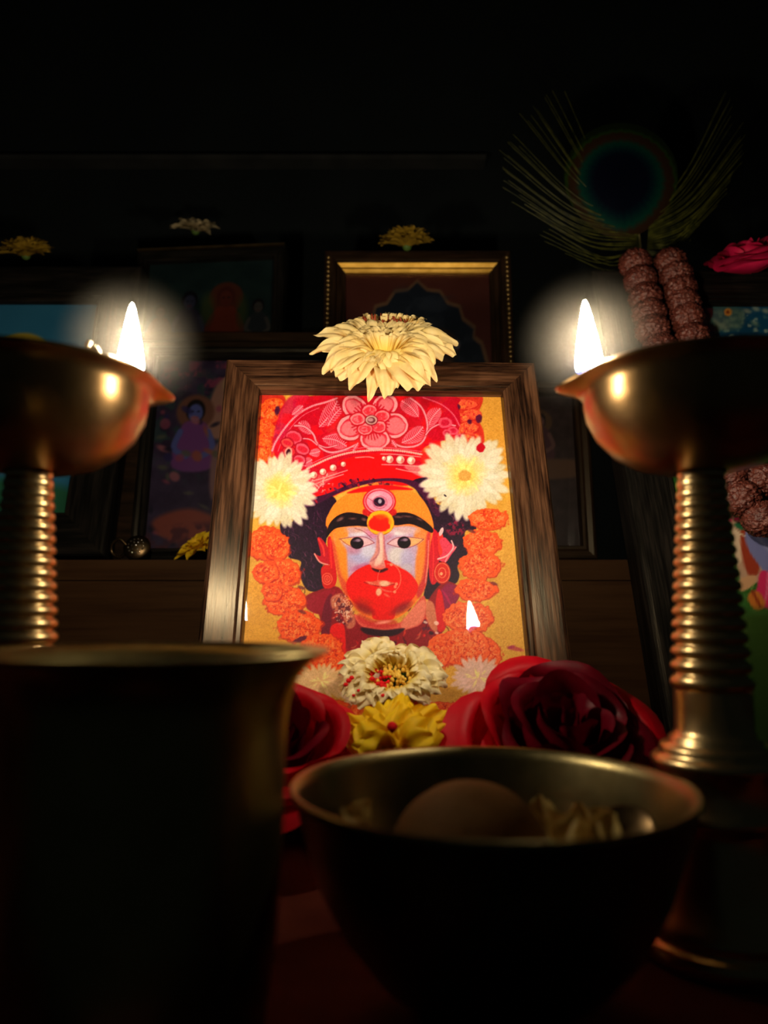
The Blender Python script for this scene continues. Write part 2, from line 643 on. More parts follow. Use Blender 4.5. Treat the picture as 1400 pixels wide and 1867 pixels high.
    for (x, y) in ((629, 131), (690, 158), (674, 211), (608, 221), (571, 172)):
        S.ell(x, y, 42, 35, (196, 16, 46), 0, 4, 1, .12, 24, 3)
        S.ell(x, y, 35, 28, (250, 150, 146), 0, 3, 1, .12, 24, 3)
        S.ell(x, y + 2, 27, 20, (222, 64, 78), 0, 5, 1, .2, 20, 5)
        S.mottle(x, y, 27, 20, (248, 150, 150), 8, .52, .62, int(x), .7)
    S.ell(638, 178, 33, 27, (150, 20, 50), 0, 3)
    S.ell(638, 177, 28, 22, (206, 170, 150), 0, 3)
    S.ell(638, 178, 20, 15, (120, 60, 66), 0, 3)
    S.ell(634, 176, 14, 9, (196, 150, 146), 0, 4)
    for (x, y, r, c) in ((258, 262, 46, pk2), (300, 320, 40, pk2), (235, 330, 36, (232, 70, 70)), (225, 290, 34, (236, 92, 84)), (285, 372, 34, pk2)):
        S.ell(x, y, r, r * .86, (176, 18, 44), 20, 4, .9, .16, 24, int(x))
        S.ell(x, y, r - 6, r * .8 - 6, c, 20, 3, 1, .16, 24, int(x))
        S.ell(x, y, r - 14, r * .7 - 13, (212, 40, 62), 20, 4, .9, .2, 20, int(x))
    S.ell(231, 336, 19, 26, (242, 160, 140), 10, 3)
    S.ell(231, 337, 11, 18, (70, 10, 30), 10, 3)
    for (x, y, r) in ((1000, 190, 34), (1040, 230, 26), (1070, 262, 24), (1010, 240, 22)):
        S.ell(x, y, r, r * .8, pk2, 0, 4, .9, .2, 20, int(x))
        S.ell(x, y, r * .6, r * .45, (206, 34, 66), 0, 4, .9, .2, 20, int(x))
    # lower ropes and pearls
    S.line([(318, 418), (372, 392), (435, 364), (520, 340), (600, 329), (700, 324), (800, 331), (885, 346)], 12, (250, 176, 158), 2.5, 1, dash=11)
    S.line([(318, 405), (435, 350), (576, 316), (700, 311), (885, 332)], 4, pk2, 2.5)
    S.poly([(330, 590), (350, 552), (450, 470), (520, 420), (470, 388), (560, 356), (690, 346), (700, 392), (765, 412), (850, 440), (905, 462),
            (880, 482), (790, 500), (640, 480), (520, 520), (430, 560)], (238, 12, 22), soft=8)
    S.poly([(320, 470), (400, 440), (470, 430), (440, 470), (360, 520), (338, 560)], (236, 110, 104), op=.75, soft=10)
    S.mottle(390, 480, 70, 60, (250, 186, 168), 10, .55, .64, 41, .8)
    for k, (x, y, r) in enumerate([(355, 447, 17), (400, 431, 16), (450, 411, 16), (500, 394, 12), (727, 370, 19), (780, 372, 20), (833, 376, 20), (700, 366, 10)]):
        S.ell(x, y, r + 5, r + 5, (190, 20, 40), 0, 3, .8)
        S.ell(x, y, r, r, (242, 190, 165), 0, 4)
        S.ell(x - 3, y - 4, r * .5, r * .5, (255, 244, 214), 0, 5)
        S.ell(x + r * .5, y + r * .3, r * .35, r * .6, (206, 100, 90), 0, 4, .6)
    for P in ([(684, 344), (760, 346), (880, 358)], [(690, 396), (780, 398), (905, 408)], [(760, 416), (830, 430), (905, 436)],
              [(345, 478), (420, 456), (520, 424)], [(350, 496), (420, 470), (500, 444)], [(560, 362), (620, 358), (650, 364)]):
        S.line(P, 5, (250, 170, 156), 3, .85)
    S.poly([(800, 405), (880, 400), (920, 420), (922, 470), (860, 448)], (240, 164, 146), op=.7, soft=8)
    # hair
    hair, hl = (46, 12, 40), (112, 52, 92)
    L_ = [(190, 692), (215, 668), (252, 676), (262, 622), (320, 570), (430, 545), (470, 590), (430, 660), (418, 760), (400, 900), (430, 1000),
          (330, 1015), (285, 930), (292, 872), (232, 850), (236, 800), (200, 742)]
    R_ = [(840, 478), (905, 458), (915, 474), (890, 486), (930, 540), (965, 592), (1030, 600), (1072, 642), (1120, 612), (1142, 632), (1120, 668),
          (1150, 684), (1148, 716), (1100, 722), (1098, 780), (1112, 830), (1062, 890), (1070, 940), (1050, 980), (1000, 970), (990, 1040),
          (900, 1052), (910, 960), (940, 720), (920, 620), (870, 540)]
    S.poly(L_, hair, soft=5)
    S.poly(R_, hair, soft=5)
    S.poly([(330, 572), (300, 600), (350, 600), (470, 540), (560, 506), (690, 478), (800, 488), (880, 540), (945, 640), (975, 640), (930, 540), (860, 480),
            (720, 462), (560, 484), (430, 535)], (78, 16, 56), soft=6)
    rnd = random.Random(5)
    for k in range(260):
        a, b = rnd.choice([(L_, 0), (L_, 0), (R_, 0)])
        x, y = (rnd.uniform(215, 420), rnd.uniform(590, 1000)) if a is L_ else (rnd.uniform(880, 1100), rnd.uniform(500, 1020))
        if a is R_ and x > 1060 and y > 720:
            continue
        if a is L_ and (x < 290 and y > 840 or x < 250 and y < 680):
            continue
        q = rnd.uniform(12, 34)
        t = rnd.uniform(.6, 1.7)
        c = rnd.choice([(92, 34, 70), (122, 60, 92), (70, 22, 58), (28, 4, 24), (20, 2, 18), (150, 90, 104)])
        S.line([(x, y), (x + q * math.cos(t) + rnd.uniform(-8, 8), y + q * math.sin(t) * .6), (x + q * math.cos(t) * 1.4, y + q * math.sin(t) * 1.3)],
               rnd.uniform(2, 5), c, 2.5, .6, True)
    for k in range(70):
        t = rnd.random()
        x = 340 + 600 * t
        y = 590 - 112 * math.sin(math.pi * t ** .8) + rnd.uniform(-12, 22)
        S.ell(x, y, rnd.uniform(4, 12), rnd.uniform(3, 8), rnd.choice([(40, 8, 44), (130, 20, 60), (110, 40, 80), (60, 6, 40), (190, 24, 50)]), rnd.uniform(0, 90), 4, .8)
    S.mottle(1050, 710, 55, 45, (150, 20, 62), 16, .45, .6, 44, .9)
    S.mottle(960, 560, 60, 70, (130, 50, 70), 12, .5, .62, 45, .6)
    # cloth, jewels and neck below the face
    S.poly([(310, 1060), (360, 1020), (480, 1000), (560, 1150), (700, 1220), (860, 1180), (930, 1040), (1000, 970), (1070, 1000), (1062, 1060),
            (1010, 1120), (1000, 1200), (935, 1290), (900, 1480), (500, 1480), (480, 1320), (400, 1250), (380, 1130)], (150, 16, 34), soft=6)
    for k in range(170):
        x, y = rnd.uniform(330, 1000), rnd.uniform(1030, 1440)
        if x < 400 and y > 1130 or x > 930 and y > 1200:
            continue
        q, t = rnd.uniform(10, 40), rnd.gauss(1.6 if 420 < x < 900 else 1.0, .6)
        S.line([(x, y), (x + q * math.cos(t), y + q * math.sin(t)), (x + q * 1.6 * math.cos(t + .3), y + q * 1.6 * math.sin(t + .3))], rnd.uniform(4, 12),
               rnd.choice([(206, 24, 30), (226, 40, 34), (94, 8, 30), (70, 10, 40), (238, 90, 60), (180, 20, 50), (206, 120, 80)]), 4, .7, True)
    S.poly([(320, 1070), (370, 1030), (460, 1010), (430, 1060), (400, 1130), (330, 1110)], (160, 14, 44), soft=5)
    S.poly([(420, 1050), (446, 1040), (440, 1180), (430, 1260), (392, 1230), (398, 1120)], (118, 8, 44), soft=6, op=.9)
    S.poly([(440, 1190), (500, 1180), (512, 1290), (500, 1400), (470, 1400), (440, 1270)], (226, 22, 24), soft=5)
    S.poly([(440, 1050), (500, 1030), (545, 1110), (560, 1180), (520, 1200), (490, 1120), (450, 1110)], (214, 140, 100), soft=7, op=.8)
    S.mottle(500, 1110, 60, 90, (110, 40, 50), 12, .48, .58, 51, .9)
    S.mottle(495, 1100, 60, 90, (246, 206, 170), 10, .58, .66, 52, .8)
    S.poly([(960, 1050), (1010, 980), (1068, 1010), (1050, 1080), (1010, 1110), (985, 1080)], (150, 14, 74), soft=6)
    S.line([(985, 1010), (1010, 1050), (1030, 1090)], 12, (196, 30, 90), 6, .8, True)
    S.poly([(965, 1010), (985, 1030), (1000, 1130), (1000, 1200), (965, 1210), (952, 1100)], (218, 20, 34), soft=5)
    S.poly([(900, 1070), (945, 1080), (962, 1210), (930, 1200), (905, 1140)], (226, 150, 104), soft=6, op=.85)
    for k in range(10):
        S.ell(940 + rnd.uniform(-45, 20), 1180 + rnd.uniform(-40, 60), rnd.uniform(6, 14), rnd.uniform(5, 10), rnd.choice([(250, 210, 180), (60, 8, 40), (226, 40, 40), (110, 20, 60)]), 20, 4, .85)
    S.poly([(556, 1130), (640, 1170), (780, 1170), (890, 1040), (905, 1120), (880, 1180), (800, 1206), (700, 1208), (590, 1190)], (226, 104, 84), soft=6)
    S.poly([(800, 1150), (890, 1060), (902, 1120), (870, 1180), (790, 1200)], (236, 140, 110), soft=8, op=.9)
    S.poly([(590, 1196), (700, 1208), (800, 1200), (760, 1232), (690, 1240), (610, 1226)], (52, 8, 30), soft=8)
    # face; its own coordinates are finer
    f = lambda *p: [(323 + .5577 * a, 457.7 + .5577 * b) for a, b in p]
    g = lambda a, b: (323 + .5577 * a, 457.7 + .5577 * b)
    k_ = .5577

    def E(x, y, rx, ry, c, rot=0, soft=2.5, op=1, wob=0, ws=30, seed=3):
        p = g(x, y)
        S.ell(p[0], p[1], rx * k_, ry * k_, c, rot, soft, op, wob, ws, seed)
    # ears
    S.poly(f((1085, 480), (1130, 465), (1165, 540), (1160, 700), (1150, 900), (1095, 940), (1070, 800)), (206, 16, 44))
    S.line(f((1100, 500), (1112, 700), (1100, 920)), 8, (236, 60, 60), 3, .9, dash=9)
    S.poly(f((1150, 500), (1190, 500), (1205, 620), (1165, 700)), (238, 60, 50))
    S.poly(f((1165, 560), (1210, 530), (1260, 580), (1310, 620), (1270, 680), (1220, 750), (1180, 740), (1150, 720), (1190, 660)), (226, 76, 96))
    S.line(f((1270, 560), (1285, 620), (1230, 690), (1150, 720)), 7, (250, 190, 180), 3)
    S.line(f((1310, 615), (1250, 680), (1215, 745)), 6, (250, 150, 150), 3)
    E(1180, 480, 16, 40, (246, 200, 190), 20)
    S.ell(*g(1188, 842), 42, 55, (196, 26, 24), 0, 3)
    for r_ in (.95, .72, .5, .3):
        S.ell(*g(1188, 842), 40 * r_, 52 * r_, (242, 150, 104) if r_ in (.95, .5) else (212, 44, 34), 0, 3, .9)
        S.ell(*g(1188, 842), 40 * r_ - 4, 52 * r_ - 4, (214, 46, 34), 0, 3, .95)
    E(1180, 850, 14, 14, (250, 170, 120))
    S.poly(f((90, 540), (130, 545), (190, 640), (200, 760), (150, 770), (90, 720), (60, 670), (120, 690)), (190, 20, 44))
    S.line(f((100, 545), (140, 620), (150, 690)), 9, (238, 70, 60), 3)
    S.line(f((65, 675), (110, 745), (180, 770)), 7, (246, 160, 140), 3)
    S.poly(f((180, 540), (240, 560), (250, 760), (260, 900), (230, 960), (200, 800)), (208, 20, 36))
    S.line(f((200, 545), (208, 700), (214, 800)), 8, (242, 66, 50), 3, .9, dash=9)
    S.poly(f((130, 790), (200, 780), (230, 870), (235, 960), (150, 975), (125, 880)), (206, 34, 32))
    for r_ in (26, 16, 7):
        S.ell(*g(176, 895), r_, r_ * 1.15, (240, 120, 86), 0, 3, .85)
        S.ell(*g(176, 895), r_ - 4, r_ * 1.1 - 4, (206, 36, 34), 0, 3, .9)
    # skin
    FACE = f((165, 400), (195, 310), (260, 215), (380, 135), (500, 95), (640, 75), (800, 90), (960, 150), (1050, 250), (1095, 350), (1112, 450), (1085, 600),
             (1062, 800), (1045, 950), (985, 1060), (900, 1160), (780, 1245), (600, 1255), (460, 1190), (370, 1070), (300, 960), (250, 780), (215, 560))
    S.poly(FACE, (244, 140, 52), soft=4)
    S.poly(f((165, 400), (200, 300), (260, 215), (380, 140), (480, 130), (500, 330), (420, 320), (320, 320), (240, 370), (175, 430)), (248, 150, 52), soft=6)
    S.poly(f((770, 110), (900, 105), (1010, 190), (1070, 290), (1112, 440), (1040, 370), (930, 325), (800, 310)), (248, 152, 56), soft=6)
    S.poly(f((350, 140), (480, 90), (640, 68), (820, 82), (930, 110), (760, 112), (640, 120), (500, 130)), (234, 14, 24), soft=7)
    S.poly(f((1085, 480), (1062, 800), (1045, 950), (985, 1060), (960, 1010), (1000, 900), (1030, 700), (1040, 540)), (196, 44, 66), soft=12, op=.75)
    S.line(f((1068, 560), (1060, 760), (1040, 930)), 5, (246, 180, 160), 5, .7)
    S.poly(f((215, 560), (250, 780), (300, 960), (350, 1050), (360, 980), (300, 800), (262, 620)), (206, 80, 60), soft=12, op=.7)
    lil = (206, 172, 184)
    S.poly(f((240, 500), (300, 450), (420, 440), (560, 445), (660, 480), (760, 440), (900, 430), (1000, 460), (1040, 520), (985, 600), (962, 720), (955, 900),
             (900, 850), (760, 770), (560, 790), (430, 850), (360, 930), (348, 760), (338, 640), (260, 600)), lil, soft=16)
    S.poly(f((240, 470), (340, 445), (360, 520), (300, 560), (340, 640), (346, 780), (360, 920), (300, 860), (255, 640)), (240, 150, 50), soft=16, op=.9)
    S.poly(f((960, 455), (1040, 490), (1040, 700), (1010, 900), (958, 930), (958, 740), (990, 640), (940, 560)), (238, 146, 66), soft=16, op=.85)
    E(470, 470, 120, 26, (226, 176, 150), 0, 16, .8)
    E(470, 500, 90, 16, (236, 224, 220), -6, 12, .9)
    E(850, 470, 120, 30, (226, 190, 178), 0, 16, .8)
    E(790, 495, 80, 18, (240, 226, 216), 6, 12, .9)
    E(560, 500, 60, 22, (220, 120, 150), 30, 14, .7)
    E(720, 520, 50, 20, (206, 130, 150), -40, 12, .6)
    E(470, 690, 100, 70, (190, 182, 204), 0, 26, .9)
    E(540, 650, 70, 60, (222, 212, 214), 0, 26, .9)
    E(800, 690, 90, 80, (226, 214, 200), 0, 26, .9)
    E(880, 720, 60, 90, (196, 182, 200), 0, 24, .8)
    E(410, 640, 60, 40, (206, 120, 130), 0, 20, .5)
    E(480, 790, 90, 24, (196, 90, 130), -15, 14, .6)
    E(880, 800, 50, 40, (206, 190, 186), 0, 16, .7)
    # eyes
    for P, ir in ((((285, 545), (350, 535), (430, 525), (520, 540), (590, 578), (530, 598), (430, 622), (350, 600)), (438, 580)),
                  (((705, 585), (750, 555), (800, 535), (900, 530), (1025, 546), (960, 592), (880, 618), (790, 610)), (853, 575))):
        S.poly(f(*P), (232, 190, 186), soft=5)
    S.poly(f((285, 545), (350, 538), (395, 540), (385, 600), (340, 590)), (246, 176, 84), soft=7, op=.85)
    S.poly(f((905, 535), (1025, 546), (960, 592), (905, 606)), (244, 180, 110), soft=7, op=.85)
    for P in (((280, 545), (350, 534), (430, 527), (520, 530), (590, 576)), ((290, 545), (350, 590), (430, 624), (530, 600), (590, 578)),
              ((705, 586), (750, 552), (800, 533), (900, 528), (1025, 545)), ((705, 586), (790, 612), (880, 620), (960, 594), (1025, 546)),
              ((420, 450), (500, 480), (570, 540))):
        S.line(f(*P), 3.2, (150, 50, 56), 3, .75)
    for (x, y) in ((438, 580), (853, 575)):
        E(x, y, 60, 54, (120, 40, 60), 0, 4, .7)
        E(x, y, 57, 51, (24, 6, 18), 0, 3)
        E(x + 10, y - 24, 24, 13, (170, 140, 150), 0, 5, .9)
        E(x - 20, y - 20, 18, 9, (120, 90, 110), 0, 5, .7)
    # brows
    br = (30, 6, 18)
    S.poly(f((168, 535), (180, 450), (215, 385), (275, 335), (350, 310), (440, 318), (530, 345), (545, 430), (440, 428), (330, 436), (250, 452), (205, 490)), br, soft=3)
    S.poly(f((755, 330), (850, 310), (940, 328), (1030, 380), (1105, 450), (1100, 490), (1050, 470), (990, 440), (900, 412), (760, 420)), br, soft=3)
    for (x, y, rx, ry, t) in ((290, 370, 34, 14, -30), (500, 372, 22, 12, 20), (800, 350, 34, 9, 4), (990, 372, 26, 8, 25), (400, 365, 30, 8, 0), (880, 345, 40, 7, 5)):
        E(x, y, rx, ry, (150, 104, 90), t, 7, .75)
    # third eye and mark
    E(635, 215, 146, 122, (206, 22, 44), 0, 4)
    S.poly(f((490, 290), (540, 280), (740, 280), (780, 290), (760, 340), (520, 340)), (196, 24, 36), soft=6, op=.9)
    E(635, 213, 134, 112, (242, 150, 150), 0, 4)
    E(635, 213, 124, 102, (208, 40, 60), 0, 4)
    E(637, 212, 115, 93, (232, 160, 172), 0, 5)
    E(600, 170, 50, 24, (246, 196, 196), -20, 12, .7)
    E(640, 222, 66, 58, (206, 110, 130), 0, 5)
    E(640, 220, 58, 50, (226, 150, 160), 0, 4)
    E(634, 218, 50, 40, (44, 8, 40), 0, 5)
    E(640, 212, 16, 20, (206, 190, 190), 0, 5, .9)
    S.line(f((530, 180), (600, 225), (640, 258), (690, 240)), 3, (180, 30, 60), 3, .6)
    E(645, 402, 121, 110, (196, 120, 20), 0, 4)
    E(645, 400, 117, 106, (250, 184, 40), 0, 4, 1, .05, 20, 7)
    E(648, 395, 90, 60, (252, 130, 20), 0, 12, .8)
    E(640, 412, 88, 72, (232, 32, 10), 5, 8, 1, .22, 22, 9)
    E(650, 350, 50, 24, (246, 90, 14), 0, 10, .8)
    # nose
    S.poly(f((618, 500), (672, 500), (686, 640), (705, 720), (690, 800), (560, 798), (552, 740), (600, 650)), (222, 150, 134), soft=9)
    S.poly(f((635, 510), (662, 510), (668, 640), (660, 740), (620, 780), (590, 770), (630, 650)), (248, 206, 180), soft=9, op=.9)
    S.line(f((622, 520), (634, 640), (610, 700), (560, 740)), 6, (170, 96, 110), 7, .6)
    S.line(f((676, 520), (684, 640), (700, 720)), 6, (196, 96, 120), 7, .6)
    # red painted mouth and chin
    red = (226, 18, 14)
    S.poly(f((345, 970), (358, 900), (420, 830), (500, 785), (550, 770), (575, 800), (640, 812), (690, 800), (680, 735), (720, 740), (800, 790), (880, 830), (945, 895),
             (975, 960), (955, 1030), (880, 1120), (790, 1160), (750, 1250), (590, 1250), (560, 1180), (450, 1130), (375, 1060)), red, soft=5)
    E(500, 1150, 90, 40, (104, 18, 34), 30, 20, .8)
    E(830, 1150, 90, 34, (112, 18, 50), -30, 20, .75)
    E(640, 1000, 260, 180, (236, 24, 14), 0, 80, .6)
    S.poly(f((570, 800), (640, 816), (690, 800), (710, 812), (650, 840), (590, 825)), (70, 10, 24), soft=7)
    S.poly(f((510, 915), (570, 918), (640, 905), (690, 915), (770, 930), (720, 958), (650, 962), (570, 948)), (226, 104, 76), soft=6)
    S.line(f((500, 925), (580, 950), (660, 962), (770, 940)), 4, (150, 10, 16), 4, .8)
    E(680, 936, 46, 26, (246, 200, 158), 0, 8, .95)
    E(560, 935, 34, 12, (240, 140, 110), 15, 6, .8)
    E(630, 1010, 26, 36, (244, 190, 146), 10, 8, .95)
    S.line(f((640, 970), (690, 1000), (770, 1010)), 10, (236, 110, 90), 5, .9, True)
    E(700, 1040, 30, 10, (238, 130, 100), 30, 6, .8)
    t_ = [(720 + 104 * math.cos(a), 890 + 128 * math.sin(a)) for a in np.linspace(-2.9, 1.1, 18)]
    S.line(f(*t_[5:]), 5, (246, 120, 92), 2.5, .95)
    S.line(f((640, 820), (622, 870), (625, 930), (650, 975)), 4, (240, 120, 100), 2.5, .8)
    for p in ((775, 965), (770, 1010), (740, 770), (785, 940)):
        E(*p, 14, 14, (248, 160, 120), 0, 4, .9)
    E(500, 1090, 70, 26, (190, 60, 20), 20, 16, .5)
    E(670, 1275, 70, 16, (246, 146, 116), -6, 8, .9)
    S.poly(f((455, 1200), (590, 1255), (760, 1255), (790, 1300), (700, 1330), (560, 1320), (460, 1270)), (196, 40, 40), soft=14, op=.6)
    E(670, 1278, 66, 12, (250, 160, 130), -8, 7, .9)
    # flowers in the hair
    S.mum(186, 522, 185, 185, 11, 30)
    S.mum(1096, 446, 218, 208, 12, 32, eye=(222, 160, 80))
    S.ell(1175, 312, 20, 22, (196, 14, 40), 0, 5, 1, .3, 14, 6)
    S.ell(1000, 548, 8, 4, (60, 40, 50), 40, 3)
    # carnation garlands
    dk, c2 = (196, 42, 12), (246, 106, 40)
    for k, (x, y, rx, ry) in enumerate([(118, 780, 88, 84), (170, 800, 68, 66), (190, 930, 106, 70), (120, 925, 60, 56), (214, 1062, 100, 74), (150, 1020, 50, 44),
                                        (282, 1190, 108, 74), (386, 1320, 112, 96), (330, 1385, 84, 60), (430, 1390, 70, 56)]):
        S.carnation(x, y, rx, ry, 300 + k, (244, 98, 26), dk)
    for k, (x, y, rx, ry) in enumerate([(1212, 664, 96, 52), (1180, 778, 92, 62), (1172, 890, 104, 64), (1150, 1010, 98, 54), (1110, 1145, 124, 76),
                                        (1010, 1300, 90, 80), (1180, 1330, 90, 90), (1092, 1290, 124, 96), (960, 1330, 60, 60)]):
        S.carnation(x, y, rx, ry, 340 + k, c2 if k < 4 else (246, 110, 48), (206, 54, 20), (252, 154, 92))
    S.ell(290, 1254, 34, 12, (96, 14, 56), -25, 5, .9, .3, 12, 4)
    for x, y in ((300, 1120), (1130, 722), (1240, 980), (296, 1000)):
        S.ell(x, y, 20, 8, (110, 40, 50), 20, 5, .7, .3, 12, 4)
    S.ell(1345, 1300, 40, 10, (196, 80, 84), 12, 6, .8)
    S.ell(1325, 1292, 18, 8, (170, 50, 90), -20, 5, .7)
    # pale blossoms along the bottom edge
    S.mum(1160, 1440, 130, 100, 21, 22, (238, 196, 168), (238, 190, 160))
    S.mum(390, 1460, 130, 90, 22, 22, (240, 198, 140), (240, 190, 130))
    S.mum(700, 1560, 220, 150, 23, 28, (240, 210, 170))
    for k in range(16):
        S.carnation(120 + (k % 8) * 170, 1640 + 170 * (k // 8), 105, 84, 400 + k)
    g_ = (fbm(X / 5, Y / 5, 91, 2) - .5)[:, None]
    S.C += g_ * .12
    S.C = np.clip(S.C, 0, 1)
    lum = S.C.mean(1, keepdims=True)
    S.C = np.clip(lum + (S.C - lum) * 1.10, 0, 1)
    S.C = S.C ** 1.18
    return S.C
# ------------------------------------------------------------------- materials
GOLDEN = srgb(196, 150, 70)
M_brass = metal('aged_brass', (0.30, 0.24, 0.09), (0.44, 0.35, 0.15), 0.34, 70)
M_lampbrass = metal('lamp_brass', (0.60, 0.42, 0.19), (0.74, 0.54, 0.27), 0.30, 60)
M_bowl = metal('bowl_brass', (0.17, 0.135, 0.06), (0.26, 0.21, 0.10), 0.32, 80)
M_oak = wood('brown_oak', (0.010, 0.0045, 0.003), (0.048, 0.020, 0.010), (0.115, 0.050, 0.024), 0.27, 0.34, 1.0, 0.12)
M_black_wood = wood('black_wood', (0.004, 0.0035, 0.003), (0.008, 0.007, 0.006), (0.018, 0.014, 0.011), 0.34, 0.12)
M_brown_wood = wood('dark_brown_wood', (0.008, 0.004, 0.002), (0.016, 0.008, 0.004), (0.03, 0.014, 0.007), 0.4, 0.2)
M_step = wood('step_wood', (0.030, 0.012, 0.005), (0.042, 0.018, 0.007), (0.052, 0.023, 0.009), 0.6, 0.08, 0.4, 0.1)
M_table = plain('table_cloth_red', (0.10, 0.018, 0.010), (0.15, 0.03, 0.016), 0.8, 60, 0.15, 0.4, 900)
M_wall = plain('dark_wall', (0.006, 0.008, 0.009), (0.010, 0.013, 0.014), 0.9, 8, 0.1)
M_trim = plain('dark_trim', (0.012, 0.013, 0.013), (0.03, 0.03, 0.028), 0.7, 30, 0.3)
M_gilt = metal('gilt', (0.75, 0.40, 0.06), (0.95, 0.56, 0.12), 0.30, 120)
M_dimgilt = metal('dull_gilt', (0.30, 0.19, 0.07), (0.45, 0.30, 0.12), 0.45, 120)
M_print = print_mat('printed_paper')
M_glass = glass_mat('picture_glass')
M_board = plain('backing_board', (0.05, 0.035, 0.02), (0.07, 0.05, 0.03), 0.9, 50)

# ------------------------------------------------------------------ the setting
STEP_Y, STEP_Z = 0.430, 0.1157
tag(mesh('wall_back', *box(-0.9, 0.9, 0.62, 0.64, -0.72, 1.1), M_wall, smooth=False), kind='structure')
tag(mesh('floor', *box(-0.9, 0.9, -0.5, 0.64, -0.74, -0.72), plain('floor_tiles', (0.03, 0.028, 0.025), None, 0.6), smooth=False), kind='structure')
zt = at(400, 286, 0.608)[2]
tag(mesh('trim_1', *box(-0.9, at(885, 286, 0.608)[0], 0.604, 0.62, zt - 0.004, zt), M_trim, smooth=False), kind='structure')

t = empty('altar_table', (0, 0.30, 0))
tag(t, 'altar table under a dark red cloth carrying lamps, bowl and framed pictures', 'table')
mesh('tabletop', *box(-0.62, 0.62, -0.20, 0.315, -0.03, 0), M_table, t, False)
for sx in (-1, 1):
    for sy in (-0.17, 0.28):
        mesh('leg', *box(sx * 0.58 - 0.025, sx * 0.58 + 0.025, sy - 0.025, sy + 0.025, -0.72, -0.03), M_brown_wood, t, False)
st = empty('altar_step', (0, STEP_Y, 0))
tag(st, 'long brown wooden step behind the lamps that carries the back row of pictures', 'step')
mesh('front_board', *box(-0.6, 0.6, 0, 0.014, 0, STEP_Z - 0.012), M_step, st, False)
mesh('top_board', *box(-0.6, 0.6, 0, 0.185, STEP_Z - 0.0115, STEP_Z), M_step, st, False)
for sx in (-1, 1):
    mesh('end_board', *box(sx * 0.59 - 0.01, sx * 0.59 + 0.01, 0.0145, 0.18, 0, STEP_Z - 0.012), M_step, st, False)
a, b = at(215, 606, 0.495), at(590, 606, 0.495)
rz = b[2]
ri = empty('wooden_riser', ((a[0] + b[0]) / 2, 0.495, STEP_Z))
tag(ri, 'dark wooden riser block behind the dancers picture, under the small wide picture', 'riser')
hw = (b[0] - a[0]) / 2
mesh('body', *box(-hw + .003, hw - .003, 0.002, 0.075, 0, rz - STEP_Z - 0.006), M_brown_wood, ri, False)
mesh('top_board', *box(-hw, hw, 0, 0.08, rz - STEP_Z - 0.0058, rz - STEP_Z), M_brown_wood, ri, False)


# --------------------------------------------------------------- framed pictures
def rail(L, w, prof):
    """moulding along X with mitred ends, outer edge at z = 0"""
    v, f = [], []
    n = len(prof)
    for a_, y in prof:
        v += [(-L / 2 + a_, y, a_), (L / 2 - a_, y, a_)]
    for i in range(n):
        j = (i + 1) % n
        f.append((2 * i, 2 * i + 1, 2 * j + 1, 2 * j))
    f.append(tuple(2 * i for i in range(n))[::-1])
    f.append(tuple(2 * i + 1 for i in range(n)))
    return v, f


def frame_parts(root, W, H, w, D, mat, lip=None, prof=None, names=('rail', 'stile')):
    prof = prof or [(0, D), (0, .0014), (.0009, .0003), (.0022, 0), (w - .0040, .0006), (w - .0034, .0015), (w - .0028, .0010), (w - .0012, .0010),
                    (w - .0006, .0018), (w, .0055), (w, D)]
    out = []
    for nm, L, loc, ry in ((names[0], W, (0, 0, 0), 0), (names[0], W, (0, 0, H), math.pi), (names[1], H, (-W / 2, 0, H / 2), math.pi / 2),
                           (names[1], H, (W / 2, 0, H / 2), -math.pi / 2)):
        o = mesh(nm, *rail(L, w, prof), mat, root, False)
        o.location = loc
        o.rotation_euler = (0, ry, 0)
        if lip:
            lw = .0022
            lo = mesh('gilt_lip', *rail(L - 2 * w, lw, [(0, .0045), (0, .0020), (.0008, .0016), (lw - .0004, .0030), (lw, .0045), (lw, .008), (0, .008)]), lip, o, False)
            lo.location = (0, 0, w)
            tag(lo, 'gilded inner lip')
        out.append(o)
    return out


def picture(name, label, loc, lean, yaw, W, H, w, D, mat, paint, nx, ny, recess=.0055, tint=(1, 1, 1), lip=None, prof=None, glass=True, roll=0):
    root = empty(name, loc, (-R(lean), R(roll), R(yaw)))
    tag(root, label, 'picture')
    frame_parts(root, W, H, w, D, mat, lip, prof)
    pw, ph = W - 2 * w + .003, H - 2 * w + .003
    bpy.context.view_layer.update()
    s = sheet_mesh('print', pw, ph, nx, ny, lambda u, t_: paint(root, u, t_, pw, ph), root, M_print, tint)
    s.location = (0, recess, w - .0015)
    if glass:
        g = mesh('glass', [(-pw / 2, 0, 0), (pw / 2, 0, 0), (pw / 2, 0, ph), (-pw / 2, 0, ph)], [(0, 1, 2, 3)], M_glass, root, False)
        g.location = (0, recess - .0012, w - .0015)
    bd = mesh('backing_board', *box(-pw / 2, pw / 2, recess + .0004, D - .001, 0, ph), M_board, root, False)
    bd.location = (0, 0, w - .0015)
    return root


def matrix_of(root):
    return Matrix.Translation(root.location) @ root.rotation_euler.to_matrix().to_4x4()


def on_plane(root, px, py, off=0.0):
    """where the sight line of a pixel meets the plane local y = off of a picture"""
    Mx = matrix_of(root)
    n = Mx.to_3x3() @ Vector((0, 1, 0))
    p0 = Mx @ Vector((0, off, 0))
    o = Vector((0, 0, CAMZ))
    d = at(px, py, 1.0) - o
    return o + d * ((p0 - o).dot(n) / d.dot(n))


# centre picture
LEAN, YAW = 19.22, 1.86
sb = 0.006
IDOL_W, IDOL_H, IDOL_R = 0.155, 0.2245 - sb, 0.0182
base = Vector((0.0013, 0.2930 + sb * math.sin(R(LEAN)), sb * math.cos(R(LEAN))))


